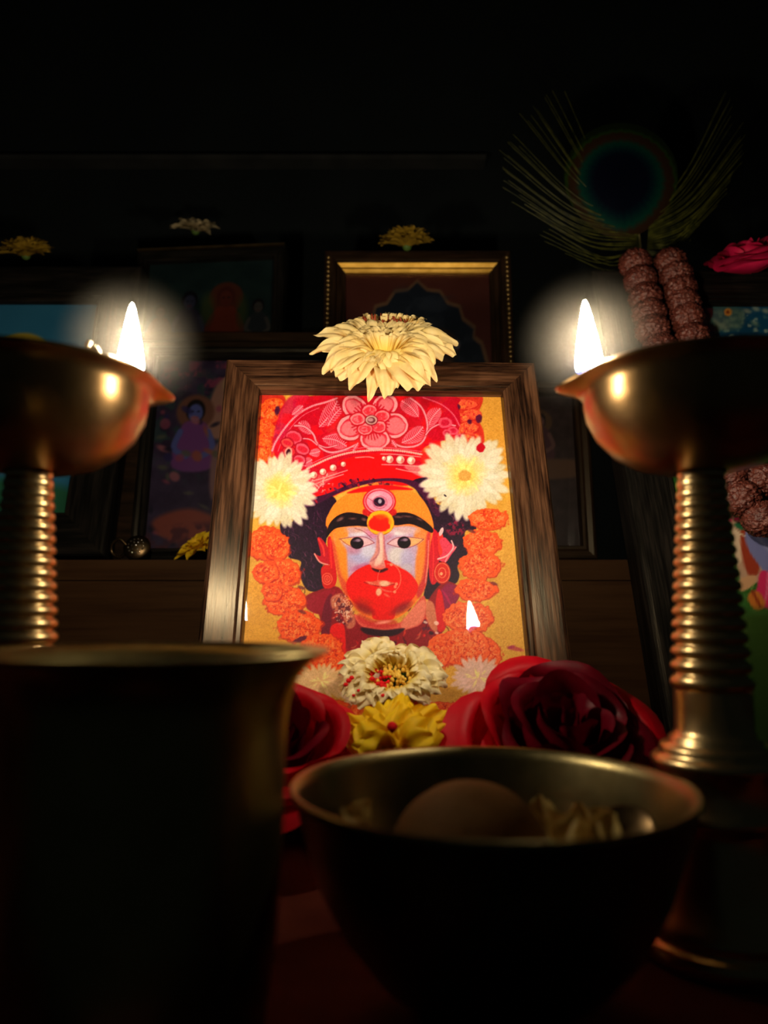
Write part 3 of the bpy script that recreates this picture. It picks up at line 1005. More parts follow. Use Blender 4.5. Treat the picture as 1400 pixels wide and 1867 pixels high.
def idol_paint(root, u, t_, pw, ph):
    Mx = matrix_of(root)
    P = np.stack([u, np.full_like(u, .0055), t_ + IDOL_R - .0015], 1)
    Rm = np.array(Mx.to_3x3())
    px, py = photo(P @ Rm.T + np.array(root.location))
    return paint_idol((px - 440) * 2.6923, (py - 700) * 2.6923)


PT = (.93, 1.0, 1.28)
idol = picture('framed_picture', 'brown oak framed picture of a garlanded red and orange idol face, centre front', base, LEAN, YAW,
               IDOL_W, IDOL_H, IDOL_R, .014, M_oak, idol_paint, NXI, NYI, tint=PT)
stand = mesh('easel_leg', *box(-.02, .02, 0, .003, 0, .155), M_board, idol, False)
stand.location = (0, .0143, .165)
stand.rotation_euler = (R(LEAN) + R(14) + math.pi, 0, 0)


# ------------------------------------------------------------- background prints
def bgspace(u, t_, pw, ph, K=100):
    return (u / pw + .5) * K, (1 - t_ / ph) * K * ph / pw


def person(S, x, y, s, skin, robe, hair=(30, 18, 22), halo=None):
    if halo:
        S.ell(x, y, 11 * s, 11 * s, halo, 0, 2)
    S.poly([(x - 5 * s, y + 6 * s), (x + 5 * s, y + 6 * s), (x + 9 * s, y + 14 * s), (x + 11 * s, y + 34 * s), (x - 11 * s, y + 34 * s), (x - 9 * s, y + 14 * s)], robe, soft=1.5)
    S.ell(x, y - 1 * s, 5.6 * s, 7 * s, hair, 0, 1)
    S.ell(x, y + .5 * s, 4.2 * s, 5.6 * s, skin, 0, 1)
    for dx in (-1.7, 1.7):
        S.ell(x + dx * s, y - .4 * s, .8 * s, .5 * s, (20, 10, 14), 0, .5)
    S.line([(x - 1.3 * s, y + 3.2 * s), (x + 1.3 * s, y + 3.2 * s)], .7 * s, (150, 40, 40), .5)
    S.line([(x - 8 * s, y + 12 * s), (x - 11 * s, y + 22 * s), (x - 4 * s, y + 27 * s)], 3.4 * s, skin, 1)
    S.line([(x + 8 * s, y + 12 * s), (x + 11 * s, y + 22 * s), (x + 5 * s, y + 27 * s)], 3.4 * s, skin, 1)


def paint_blue(root, u, t_, pw, ph):
    X, Y = bgspace(u, t_, pw, ph)
    S = Sheet(X, Y, (70, 150, 190), 1)
    S.C += (fbm(X / 14, Y / 14, 4) - .5)[:, None] * .08
    cx, cy = LEFT_HALO(root, pw, ph)
    S.ell(cx, cy, 9, 8, (236, 188, 60), 0, 1)
    S.ell(cx, cy + 1, 5.5, 5, (170, 80, 50), 0, 2)
    person(S, cx, cy + 3, .7, (214, 160, 120), (226, 150, 60))
    S.poly([(0, 70), (40, 62), (100, 66), (100, 90), (0, 90)], (60, 130, 90), soft=3)
    S.poly([(0, 80), (100, 78), (100, 99), (0, 99)], (216, 214, 200), soft=2)
    return S.C


def paint_dancers(root, u, t_, pw, ph):
    X, Y = bgspace(u, t_, pw, ph)
    S = Sheet(X, Y, (74, 56, 84), 1.2)
    S.C += (fbm(X / 8, Y / 8, 6) - .5)[:, None] * .22
    S.mottle(55, 10, 60, 14, (196, 84, 110), 5, .48, .6, 3, .8)
    S.mottle(20, 40, 26, 40, (60, 90, 84), 5, .5, .62, 5, .8)
    S.poly([(34, 20), (42, 12), (46, 30), (40, 50), (30, 44)], (206, 150, 120), soft=2)
    S.poly([(42, 22), (52, 16), (62, 34), (56, 52), (44, 50)], (214, 156, 110), soft=2)
    S.ell(46, 16, 7, 8, (226, 190, 130), 20, 1.5)
    person(S, 24, 34, 1.0, (110, 120, 190), (150, 80, 150), halo=(150, 96, 70))
    person(S, 70, 36, 1.1, (214, 150, 120), (196, 60, 70))
    person(S, 88, 40, .9, (200, 140, 110), (80, 110, 150))
    S.poly([(36, 56), (48, 54), (50, 84), (36, 86)], (176, 130, 120), soft=2)
    S.line([(53, 48), (51, 94)], 1.6, (226, 200, 160))
    S.line([(49, 95), (55, 94)], 2.4, (226, 190, 150))
    rnd = random.Random(8)
    for k in range(60):
        S.ell(rnd.uniform(2, 60), rnd.uniform(30, 112), rnd.uniform(1, 4), rnd.uniform(.8, 3), rnd.choice([(190, 90, 110), (206, 110, 70), (60, 50, 110), (30, 24, 50), (120, 120, 90), (220, 130, 130)]),
              rnd.uniform(0, 90), 1.2, .8)
    S.poly([(4, 100), (24, 92), (46, 100), (60, 104), (100, 100), (100, 108), (60, 112), (20, 112)], (186, 92, 70), soft=3)
    S.mottle(50, 112, 60, 14, (110, 50, 60), 6, .45, .6, 12, .9)
    return S.C


def paint_pair(root, u, t_, pw, ph):
    X, Y = bgspace(u, t_, pw, ph)
    S = Sheet(X, Y, (48, 74, 72), 1.2)
    S.C += (fbm(X / 14, Y / 10, 16) - .5)[:, None] * .12
    person(S, 35, 34, 1.1, (84, 84, 116), (64, 54, 84), (24, 18, 30))
    person(S, 63, 32, 1.2, (150, 66, 46), (176, 70, 40), (120, 50, 40), halo=(140, 70, 44))
    S.ell(49, 40, 5, 12, (110, 120, 60), 0, 4, .7)
    S.ell(76, 44, 4, 12, (110, 120, 60), 0, 4, .7)
    person(S, 88, 40, .8, (120, 110, 104), (70, 74, 80))
    person(S, 13, 42, .8, (120, 90, 84), (110, 60, 50))
    return S.C


def paint_arch(root, u, t_, pw, ph):
    X, Y = bgspace(u, t_, pw, ph)
    S = Sheet(X, Y, (150, 78, 56), 1)
    S.C += (fbm(X / 10, Y / 10, 26) - .5)[:, None] * .08
    arch = [(8, 150), (8, 62), (11, 50), (16, 46), (15, 40), (22, 34), (24, 26), (31, 24), (36, 16), (44, 15), (50, 9), (56, 15), (64, 16), (69, 24), (76, 26), (78, 34),
            (85, 40), (84, 46), (89, 50), (92, 62), (92, 150)]
    S.poly(arch, (196, 150, 96), soft=1, smooth=False)
    S.poly([(50 + (x - 50) * .955, y + 2.2) for x, y in arch], (46, 62, 74), soft=1, smooth=False)
    S.mottle(50, 60, 40, 50, (76, 92, 100), 8, .5, .66, 3, .8)
    person(S, 40, 48, 1.25, (110, 120, 130), (80, 74, 80), halo=(150, 110, 84))
    person(S, 62, 54, 1.15, (176, 130, 110), (150, 110, 84), halo=(104, 84, 66))
    S.ell(73, 52, 2, 3, (200, 200, 190), 0, 1.5)
    S.poly([(14, 100), (86, 100), (86, 150), (14, 150)], (104, 60, 50), soft=6)
    return S.C


def paint_small(root, u, t_, pw, ph):
    X, Y = bgspace(u, t_, pw, ph)
    S = Sheet(X, Y, (70, 50, 44), 1.5)
    S.C += (fbm(X / 10, Y / 10, 36) - .5)[:, None] * .16
    person(S, 50, 40, 1.6, (130, 90, 80), (96, 56, 60), halo=(110, 80, 50))
    S.poly([(0, 100), (100, 96), (100, 120), (0, 122)], (120, 84, 56), soft=4)
    return S.C


def paint_meadow(root, u, t_, pw, ph):
    """cow, dark blue herdsman in a pink wrap and a river on a green bank"""
    Mx = matrix_of(root)
    Rm = np.array(Mx.to_3x3())
    px, py = photo(np.stack([u, np.full_like(u, .0055), t_ + .023], 1) @ Rm.T + np.array(root.location))
    S = Sheet(px, py, (62, 116, 48), 3)
    S.C += (fbm(px / 22, py / 14, 46) - .5)[:, None] * .30
    S.poly([(1200, 500), (1900, 500), (1900, 740), (1600, 700), (1400, 720), (1250, 700)], (22, 84, 122), soft=20)
    S.mottle(1330, 600, 90, 40, (170, 196, 180), 9, .5, .62, 2, .9)
    S.poly([(1285, 560), (1350, 560), (1350, 598), (1300, 600)], (92, 130, 116), soft=10, op=.7)
    for x, y, rx, ry, rt in ((1306, 588, 9, 4, 40), (1318, 594, 10, 4, 15), (1336, 582, 9, 4, -20), (1342, 594, 8, 4, 10), (1376, 590, 8, 4, 30)):
        S.ell(x, y, rx, ry, (150, 176, 150), rt, 5, .7)
    S.ell(1327, 569, 7, 7, (255, 170, 70), 0, 2)
    S.ell(1327, 569, 3, 3, (150, 60, 30), 0, 2)
    for x, y in ((1362, 567), (1378, 563), (1396, 567), (1420, 564)):
        S.ell(x, y, 7, 4, (190, 196, 170), 20, 4, .8)
    rnd = random.Random(12)
    for k in range(260):
        x, y = rnd.uniform(1205, 1500), rnd.uniform(620, 1160)
        S.line([(x, y), (x + rnd.uniform(-4, 4), y - rnd.uniform(6, 16))], rnd.uniform(2, 4), rnd.choice([(120, 180, 70), (36, 84, 40), (170, 206, 90), (60, 130, 60)]), 2, .8)
    S.poly([(1330, 940), (1350, 950), (1382, 962), (1410, 1010), (1400, 1050), (1372, 1064), (1352, 1062), (1342, 1030), (1336, 990)], (214, 170, 140), soft=3)
    S.poly([(1336, 968), (1352, 980), (1356, 1010), (1344, 1030), (1338, 1000)], (248, 214, 180), soft=4)
    S.poly([(1352, 964), (1378, 985), (1384, 1040), (1366, 1050), (1352, 1010)], (176, 66, 40), soft=4)
    S.poly([(1344, 1062), (1362, 1050), (1378, 1050), (1374, 1066), (1352, 1078)], (232, 176, 130), soft=3)
    S.line([(1334, 962), (1350, 974), (1386, 984)], 3, (250, 226, 190), 2)
    S.poly([(1362, 964), (1375, 958), (1392, 972), (1420, 1010), (1470, 1040), (1470, 1090), (1410, 1060), (1376, 1020), (1364, 1000), (1358, 980)], (136, 140, 196), soft=3)
    S.line([(1372, 968), (1400, 1000), (1440, 1040)], 6, (176, 180, 220), 6, .7)
    S.poly([(1390, 1040), (1430, 1060), (1470, 1090), (1470, 1130), (1400, 1110), (1372, 1104), (1380, 1070)], (240, 50, 110), soft=3)
    S.line([(1400, 1046), (1398, 1080), (1392, 1104)], 4, (255, 120, 160), 3)
    S.line([(1376, 1090), (1382, 1100)], 26, (226, 130, 50), 3)
    S.line([(1372, 1078), (1386, 1106)], 5, (160, 60, 30), 3)
    for x, y in ((1335, 938), (1343, 946), (1350, 952), (1330, 948)):
        S.ell(x, y, 5, 4, (240, 60, 110), 0, 2)
    S.poly([(1338, 956), (1358, 950), (1366, 962), (1350, 966)], (40, 110, 70), soft=3)
    S.poly([(1200, 1160), (1600, 1150), (1600, 1500), (1200, 1500)], (58, 84, 30), soft=24, op=.9)
    return S.C


LEFT_HALO = lambda root, pw, ph: _halo(root, pw, ph)


def _halo(root, pw, ph):
    p = matrix_of(root).inverted() @ on_plane(root, 36, 645, .0055)
    return (p[0] / pw + .5) * 100, (1 - (p[2] - .027) / ph) * 100 * ph / pw


def lift(D, lean):
    return D * math.sin(R(lean)) + .0002


# the row standing on the step
p = at(188, 1010, 0.446)
W_ = 0.26
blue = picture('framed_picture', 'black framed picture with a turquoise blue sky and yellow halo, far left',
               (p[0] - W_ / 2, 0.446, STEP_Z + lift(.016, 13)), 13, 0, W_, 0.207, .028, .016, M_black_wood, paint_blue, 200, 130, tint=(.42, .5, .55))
p = at(222, 1005, 0.445)
W_ = 0.124
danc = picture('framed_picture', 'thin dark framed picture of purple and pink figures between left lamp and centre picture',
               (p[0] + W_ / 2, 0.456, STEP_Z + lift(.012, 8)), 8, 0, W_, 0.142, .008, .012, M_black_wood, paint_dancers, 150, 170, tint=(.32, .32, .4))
a, b = at(243, 470, 0.54), at(530, 458, 0.53)
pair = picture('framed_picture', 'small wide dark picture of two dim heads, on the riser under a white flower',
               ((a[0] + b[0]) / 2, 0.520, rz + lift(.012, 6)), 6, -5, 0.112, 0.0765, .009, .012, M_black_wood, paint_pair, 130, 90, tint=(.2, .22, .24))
mesh('edge_highlight', *box(-.0555, .0555, -.0007, .0025, .0766, .0774), M_dimgilt, pair, False)  # bright strip added for the highlight along the lit top edge
a, b = at(592, 456, 0.49), at(930, 456, 0.49)
ARW, ARH = b[0] - a[0], (a[2] - STEP_Z) / math.cos(R(5)) - .002
arch = picture('framed_picture', 'dark brown framed picture with gilt edging and a scalloped arch, behind the pale yellow chrysanthemum',
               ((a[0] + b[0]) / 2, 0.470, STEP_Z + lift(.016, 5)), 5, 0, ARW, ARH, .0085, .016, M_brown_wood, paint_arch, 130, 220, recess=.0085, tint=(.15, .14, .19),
               prof=[(0, .016), (0, .001), (.001, 0), (.0070, 0), (.0078, .001), (.0085, .002), (.0085, .016)])
lp = [(0, .0030), (.0002, .0018), (.0030, .0031), (.0032, .0046), (.0046, .0052), (.0056, .0056), (.0056, .0078), (0, .0078)]
for L, loc, ry in ((ARW - .017, (0, 0, ARH - .0085), math.pi), (ARW - .017, (0, 0, .0085), 0), (ARH - .017, (-ARW / 2 + .0085, 0, ARH / 2), math.pi / 2),
                   (ARH - .017, (ARW / 2 - .0085, 0, ARH / 2), -math.pi / 2)):
    o = mesh('inner_bevel', *rail(L, .0056, lp), M_gilt if ry == math.pi else M_brown_wood, arch, False)  # gilt on top only, brown elsewhere: flame light from below put into the colour
    o.location, o.rotation_euler = loc, (0, ry, 0)
for sx in (-1, 1):
    m = MB()
    for k in range(60):
        m.add(sphere((sx * (ARW / 2 - .0028), -.0004, .006 + k * (ARH - .012) / 59), .0014, 8, 6))
    m.build('beading', M_dimgilt, arch)
p, q = at(905, 1005, 0.447), at(1066, 700, 0.46)
small = picture('framed_picture', 'small dim brown picture between the centre picture and the right lamp',
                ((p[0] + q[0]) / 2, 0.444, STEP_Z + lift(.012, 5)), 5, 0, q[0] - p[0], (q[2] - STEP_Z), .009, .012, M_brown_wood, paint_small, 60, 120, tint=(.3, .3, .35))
# the big leaning picture on the right
RL = 20
rb = Vector((0.126 + 0.12, 0.332, lift(.020, RL)))
right = picture('framed_picture', 'large black framed picture of a green meadow and cow, hung with prayer beads', rb, RL, 0,
                0.24, 0.303, .0245, .020, M_black_wood, paint_meadow, 200, 280, tint=(.8, .8, .8))
# ------------------------------------------------------------------- oil lamps
LY = 0.21
zof = lambda y, Y: at(700, y, Y)[2]
RIMZ = 0.153


def bowl_fn(r, z, a, i):
    d = math.atan2(math.sin(a), math.cos(a))
    w = max(0.0, min(1.0, (z + .0042) / .0034)) if i > 4 and i < 16 else 0.0
    b = math.exp(-(d / .24) ** 2) * w
    s = math.exp(-(abs(d) / .62) ** 2) * w * .0012
    return r + (.0044 * b - s * (1 - b) if r > .01 else 0), z - .0012 * b


bowl_prof = [(.0070, -.0268), (.0120, -.0262), (.0180, -.0245), (.0235, -.0210), (.0280, -.0160), (.0307, -.0105), (.0313, -.0068), (.0312, -.0040), (.0318, -.0022),
             (.0334, -.0009), (.0347, -.0002), (.0350, .0004), (.0344, .0008), (.0322, -.0008), (.0306, -.0030), (.0300, -.0065), (.0285, -.0120), (.0240, -.0180),
             (.0160, -.0222), (.0060, -.0235), (.0004, -.0236)]
stem_prof = []
yy = [845 + 34 * k for k in range(1, 20)]
z0, z1 = zof(1268, LY - .01), RIMZ - .0255
nr = 18
stem_prof.append((.0100, z0))
for k in range(nr * 8 + 1):
    f = k / (nr * 8)
    g = f ** 0.88
    z = z0 + (z1 - z0) * g
    ra = .0100 + (.0060 - .0100) * g
    amp = .00085 * (1 - f) ** .6 + .00010
    stem_prof.append((ra - amp + 2 * amp * abs(math.sin(math.pi * f * nr)) ** .55, z))
stem_prof += [(.0070, z1 + .0004), (.0078, z1 + .001), (.0078, z1 + .003)]
zb = lambda y, r: zof(y, LY - r)
foot_prof = [(.0225, .0002), (.0235, .0010), (.0235, .0040), (.0225, .0050), (.0215, .0052), (.0208, .0062), (.0215, .0075), (.0208, .0090), (.0195, .0105), (.0170, .0140), (.0150, .0200),
             (.0140, .0260), (.0125, .0300), (.0132, .0318), (.0150, .0328), (.0158, .0345), (.0150, .0360), (.0150, zb(1432, .015)), (.0165, zb(1418, .0165)),
             (.0170, zb(1408, .017)), (.0160, zb(1398, .016)), (.0142, zb(1392, .0142)), (.0146, zb(1384, .0146)), (.0140, zb(1374, .014)), (.0118, zb(1368, .012)),
             (.0121, zb(1360, .0121)), (.0108, zb(1352, .0108)), (.0101, zb(1340, .0101)), (.0100, zb(1300, .01)), (.0100, z0 + .0002)]

M_lampbowl = metal('lamp_bowl_brass', (0.36, 0.215, 0.09), (0.48, 0.30, 0.135), 0.33, 60, .12, .6)
M_flame, nt, out = new_mat('flame')
em = N(nt, 'ShaderNodeEmission')
tc = N(nt, 'ShaderNodeTexCoord')
sx_ = N(nt, 'ShaderNodeSeparateXYZ')
nt.links.new(tc.outputs['Generated'], sx_.inputs[0])
nt.links.new(ramp(nt, sx_.outputs[2], [(0.02, (0.10, 0.22, 1.0)), (0.12, (0.6, 0.55, 0.6)), (0.2, FLAME_COL), (1.0, FLAME_COL)]), em.inputs[0])
mr = N(nt, 'ShaderNodeMapRange')
mr.inputs['From Min'].default_value = 0.05
mr.inputs['From Max'].default_value = 0.22
mr.inputs['To Min'].default_value = 3
mr.inputs['To Max'].default_value = FLAME
nt.links.new(sx_.outputs[2], mr.inputs['Value'])
nt.links.new(mr.outputs[0], em.inputs[1])
nt.links.new(em.outputs[0], out.inputs[0])
M_wick = plain('cotton_wick', (0.35, 0.28, 0.18), (0.6, 0.5, 0.34), 0.9, 400)
M_oil = plain('lamp_oil', (0.10, 0.06, 0.01), None, 0.05, 10, 0.5)


def lamp(x, spout_deg, flame_px, flame_base_y, flame_top, fY, lean, label):
    root = empty('oil_lamp', (x, LY, 0), (0, 0, 0))
    tag(root, label, 'oil lamp', 'tall brass oil lamps')
    mesh('foot', *lathe(foot_prof, 64, close_bottom=True), M_lampbrass, root)
    mesh('stem', *lathe(stem_prof, 48), M_lampbrass, root)
    bo = mesh('bowl', *lathe(bowl_prof, 192, bowl_fn), M_lampbowl, root)
    bo.location = (0, 0, RIMZ)
    bo.rotation_euler = (0, 0, R(spout_deg))
    oil = mesh('oil', [(0, 0, 0)] + [(.0295 * math.cos(k * math.pi / 24), .0295 * math.sin(k * math.pi / 24), 0) for k in range(48)],
               [(0, 1 + k, 1 + (k + 1) % 48) for k in range(48)], M_oil, root)
    oil.location = (0, 0, RIMZ - .0075)
    fb, ft = at(flame_px[0], flame_base_y, fY), at(flame_px[1], flame_top, fY)
    H = ft[2] - fb[2]
    prof = [(.0004, 0), (.0026, .012), (.0036, .05), (.0039, .11), (.0039, .18), (.0036, .28), (.0032, .40), (.0027, .52), (.0022, .64), (.0017, .75), (.0012, .85), (.0008, .93), (.0004, .98), (.0001, 1)]
    dx = ft[0] - fb[0]
    v, f = lathe([(r, h * H) for r, h in prof], 24)
    v = [(a_ + dx * (c / H) ** 1.3, b_, c) for a_, b_, c in v]
    fl = mesh('flame', v, f, M_flame, root)
    fl.location = Vector(fb) - root.location
    w = [Vector((fb[0] - x, fb[1] - LY, fb[2] + .0025)), Vector((fb[0] - x, fb[1] - LY, fb[2] - .001)),
         Vector(((fb[0] - x) * .8, (fb[1] - LY) * .8, RIMZ - .004)), Vector(((fb[0] - x) * .3, (fb[1] - LY) * .3, RIMZ - .0076)), Vector((-(fb[0] - x) * .4, .003, RIMZ - .0078))]
    mesh('wick', *tube(spline(w, 20), .0011, 8), M_wick, root)
    return root, Vector((fb[0], fb[1], fb[2] + H * .4))


# scatter volume added round each flame to imitate lens bloom
M_bloom, nt, out = new_mat('bloom_scatter')
sc_ = N(nt, 'ShaderNodeVolumeScatter')
sc_.inputs['Color'].default_value = (1, .93, .80, 1)
tc = N(nt, 'ShaderNodeTexCoord')
ln = N(nt, 'ShaderNodeVectorMath', operation='LENGTH')
nt.links.new(tc.outputs['Object'], ln.inputs[0])
mr = N(nt, 'ShaderNodeMapRange', interpolation_type='SMOOTHSTEP')
mr.inputs['From Min'].default_value = .002
mr.inputs['From Max'].default_value = .0238
mr.inputs['To Min'].default_value = BLOOM * 1.1
mr.inputs['To Max'].default_value = 0
nt.links.new(ln.outputs['Value'], mr.inputs['Value'])
nt.links.new(mr.outputs[0], sc_.inputs['Density'])
nt.links.new(sc_.outputs[0], out.inputs['Volume'])


def bloom(F, label):
    o = mesh('lens_bloom', *sphere((0, 0, 0), .0240, 24, 16), M_bloom)
    o.location = F
    tag(o, label, 'bloom', kind='stuff')


L1, F1 = lamp(at(60, 760, LY)[0], 27, (237, 241), 688, 553, .2235, 0, 'left tall ribbed brass oil lamp, spout and burning flame turned right')
L2, F2 = lamp(at(1272, 760, LY)[0], 171, (1075, 1066), 684, 548, .2205, 0, 'right tall ribbed brass oil lamp, spout and burning flame turned left')
bloom(F1, 'added haze imitating lens bloom around the flame of the left oil lamp')
bloom(F2, 'added haze imitating lens bloom around the flame of the right oil lamp')
cw = [at(184, 655, .216), at(178, 640, .216), at(172, 634, .216), at(163, 640, .216), at(160, 630, .216), at(164, 622, .216)]
o = mesh('spare_wick', *tube(spline([c - L1.location for c in cw], 24), .0008, 8), M_wick, L1)
tag(o, 'pale curled end of a spare cotton wick')

# ---------------------------------------------------------------- brass vessels
rp = []
tx, ty = -.0470, .1550
tumbler = empty('brass_tumbler', (tx, ty, 0))
tag(tumbler, 'dark brass tumbler with a flared rim at the left front', 'tumbler')
tz = .0795
cup = [(.0004, .0015), (.0215, .0015), (.0225, .0002), (.0232, .0006), (.0236, .0025), (.0245, .010), (.0262, .025), (.0270, .040), (.0272, .055), (.0273, .064), (.0280, .070), (.0298, .0745), (.0325, .0775),
       (.0352, .0790), (.0360, .0794), (.0358, .0799), (.0350, .0800), (.0320, .0786), (.0294, .0756), (.0276, .0708), (.0266, .064), (.0265, .050), (.0256, .028), (.0235, .008), (.0220, .0045), (.0004, .0040)]
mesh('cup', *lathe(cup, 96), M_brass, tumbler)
bx, by = .0240, .1790
bowl = empty('brass_bowl', (bx, by, 0))
tag(bowl, 'round brass bowl in the middle foreground holding a brown ball and petals', 'bowl')
bp = [(.0004, .0030), (.014, .0030), (.0150, .0004), (.0168, .0004), (.0172, .0025), (.0190, .0050), (.0265, .0100), (.0335, .0185), (.0385, .0280), (.0418, .0380), (.0440, .0460), (.0452, .0476), (.0455, .0484), (.0450, .0490),
      (.0440, .0487), (.0428, .0460), (.0404, .0380), (.0370, .0285), (.0320, .0195), (.0255, .0118), (.0180, .0072), (.0004, .0058)]
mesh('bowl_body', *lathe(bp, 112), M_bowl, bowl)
M_ball = plain('brown_skin', (0.12, 0.052, 0.012), (0.18, 0.085, 0.022), 0.75, 60, 0.2, 0.5, 500)
ball = mesh('brown_ball', *sphere((0, 0, 0), .0186, 40, 24, 0.96, lambda d: 1 + .012 * noise.noise(d * 2.2)), M_ball)
ball.location = at(856, 1496, .181)
ball.location.z = .0308
tag(ball, 'smooth round brown ball heaped in the brass bowl', 'ball')
# --------------------------------------------------------------------- flowers
class PB(MB):
    """petal meshes; keeps a base-to-tip value per vertex"""
    def __init__(s):
        super().__init__()
        s.t = []

    def put(s, vft):
        v, f, t = vft
        s.add((v, f))
        s.t += t
        return s

    def build(s, name, mat, parent=None, smooth=True):
        o = super().build(name, mat, parent, smooth)
        a = o.data.attributes.new('pt', 'FLOAT', 'POINT')
        a.data.foreach_set('value', s.t)
        return o


def petal(base, tip, width, bulge, seed, nu=14, nv=9, cup=.18, wr=.5, tipn=.5, base_w=.3, twist=0, blunt=0):
    """blade from base to tip, bowed by vector bulge, notched tip"""
    rnd = random.Random(seed)
    base, tip, bulge = Vector(base), Vector(tip), Vector(bulge)
    ax = tip - base
    L = ax.length
    side = ax.cross(bulge)
    if side.length < 1e-9:
        side = ax.cross(Vector((0, 0, 1)))
    side.normalize()
    nrm = side.cross(ax).normalized()
    ph, fr = rnd.uniform(0, 6), rnd.uniform(5, 8)
    sk = rnd.uniform(-.08, .08)
    j1, j2, j3 = rnd.uniform(0, 6), rnd.uniform(2.2, 4.2), rnd.uniform(.015, .05)
    jag = [-tipn * (j3 * (1 + math.sin(j1 + j2 * (2 * q / (nv - 1) - 1))) + .03 * abs(2 * q / (nv - 1) - 1)) for q in range(nv)]
    pk = rnd.uniform(.45, .62)
    v, f, tt = [], [], []
    for i in range(nu + 1):
        t = i / nu
        if t < pk:
            w = base_w + (1 - base_w) * math.sin(t / pk * math.pi / 2)
        else:
            q = (t - pk) / (1 - pk)
            w = math.cos(q * math.pi / 2 * (.80 - .10 * blunt)) ** (.8 - .25 * blunt)
        for j in range(nv):
            s_ = -1 + 2 * j / (nv - 1)
            te = t * (1 + jag[j] * t * t) * (1 - .10 * t * t * s_ * s_)
            p = base + ax * te + bulge * (4 * te * (1 - te))
            hw = width / 2 * w
            p += side * (s_ * hw + sk * width * math.sin(te * 5 + ph))
            p += nrm * (cup * hw * (s_ * s_ - .4) + wr * width * .055 * math.sin(s_ * fr + ph) * (0.3 + t) + wr * width * .05 * math.sin(te * 9 + s_ * 2 + ph))
            if twist:
                p += nrm * (twist * hw * s_ * t)
            v.append(p)
            tt.append(t)
    for i in range(nu):
        for j in range(nv - 1):
            a = i * nv + j
            f.append((a, a + 1, a + nv + 1, a + nv))
    return v, f, tt


def petal_object(root, spec, mat, name='petal'):
    b = PB().put(spec)
    b.v = [Vector(p) - root.location for p in b.v]
    return b.build(name, mat, root)


M_cream = petal_mat('pale_yellow_petal', srgb(236, 208, 138), srgb(246, 224, 164), 200, .30, base=srgb(244, 212, 104))
M_cream2 = petal_mat('cream_petal', srgb(246, 226, 164), srgb(255, 242, 200), 200, .2, base=srgb(238, 210, 70))
M_yellow = petal_mat('yellow_petal', srgb(255, 204, 8), srgb(255, 218, 30), 140, .2, base=srgb(252, 180, 8))
M_floret = plain('floret_gold', srgb(220, 160, 40), srgb(250, 210, 90), .6, 300)
M_rust = plain('floret_rust', srgb(110, 40, 20), srgb(180, 80, 40), .7, 300)
M_kumkum = plain('red_powder', srgb(214, 8, 16), srgb(240, 20, 30), .8, 300)
M_green = plain('green_calyx', (0.05, 0.11, 0.02), (0.09, 0.16, 0.03), .6, 200)
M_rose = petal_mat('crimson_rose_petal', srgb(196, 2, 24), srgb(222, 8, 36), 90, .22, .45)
M_rose_shade = petal_mat('shaded_rose_petal', srgb(96, 0, 24), srgb(130, 2, 32), 90, .20, .45)  # darker copy of the rose red, shade put into the colour
M_pink = petal_mat('magenta_rose_petal', srgb(196, 16, 70), srgb(220, 30, 84), 120, .25, .5)
M_dull_w = petal_mat('white_petal', srgb(180, 160, 120), srgb(200, 180, 140), 160, .25)
M_dull_y = petal_mat('dull_yellow_petal', srgb(150, 118, 30), srgb(170, 136, 44), 160, .25)


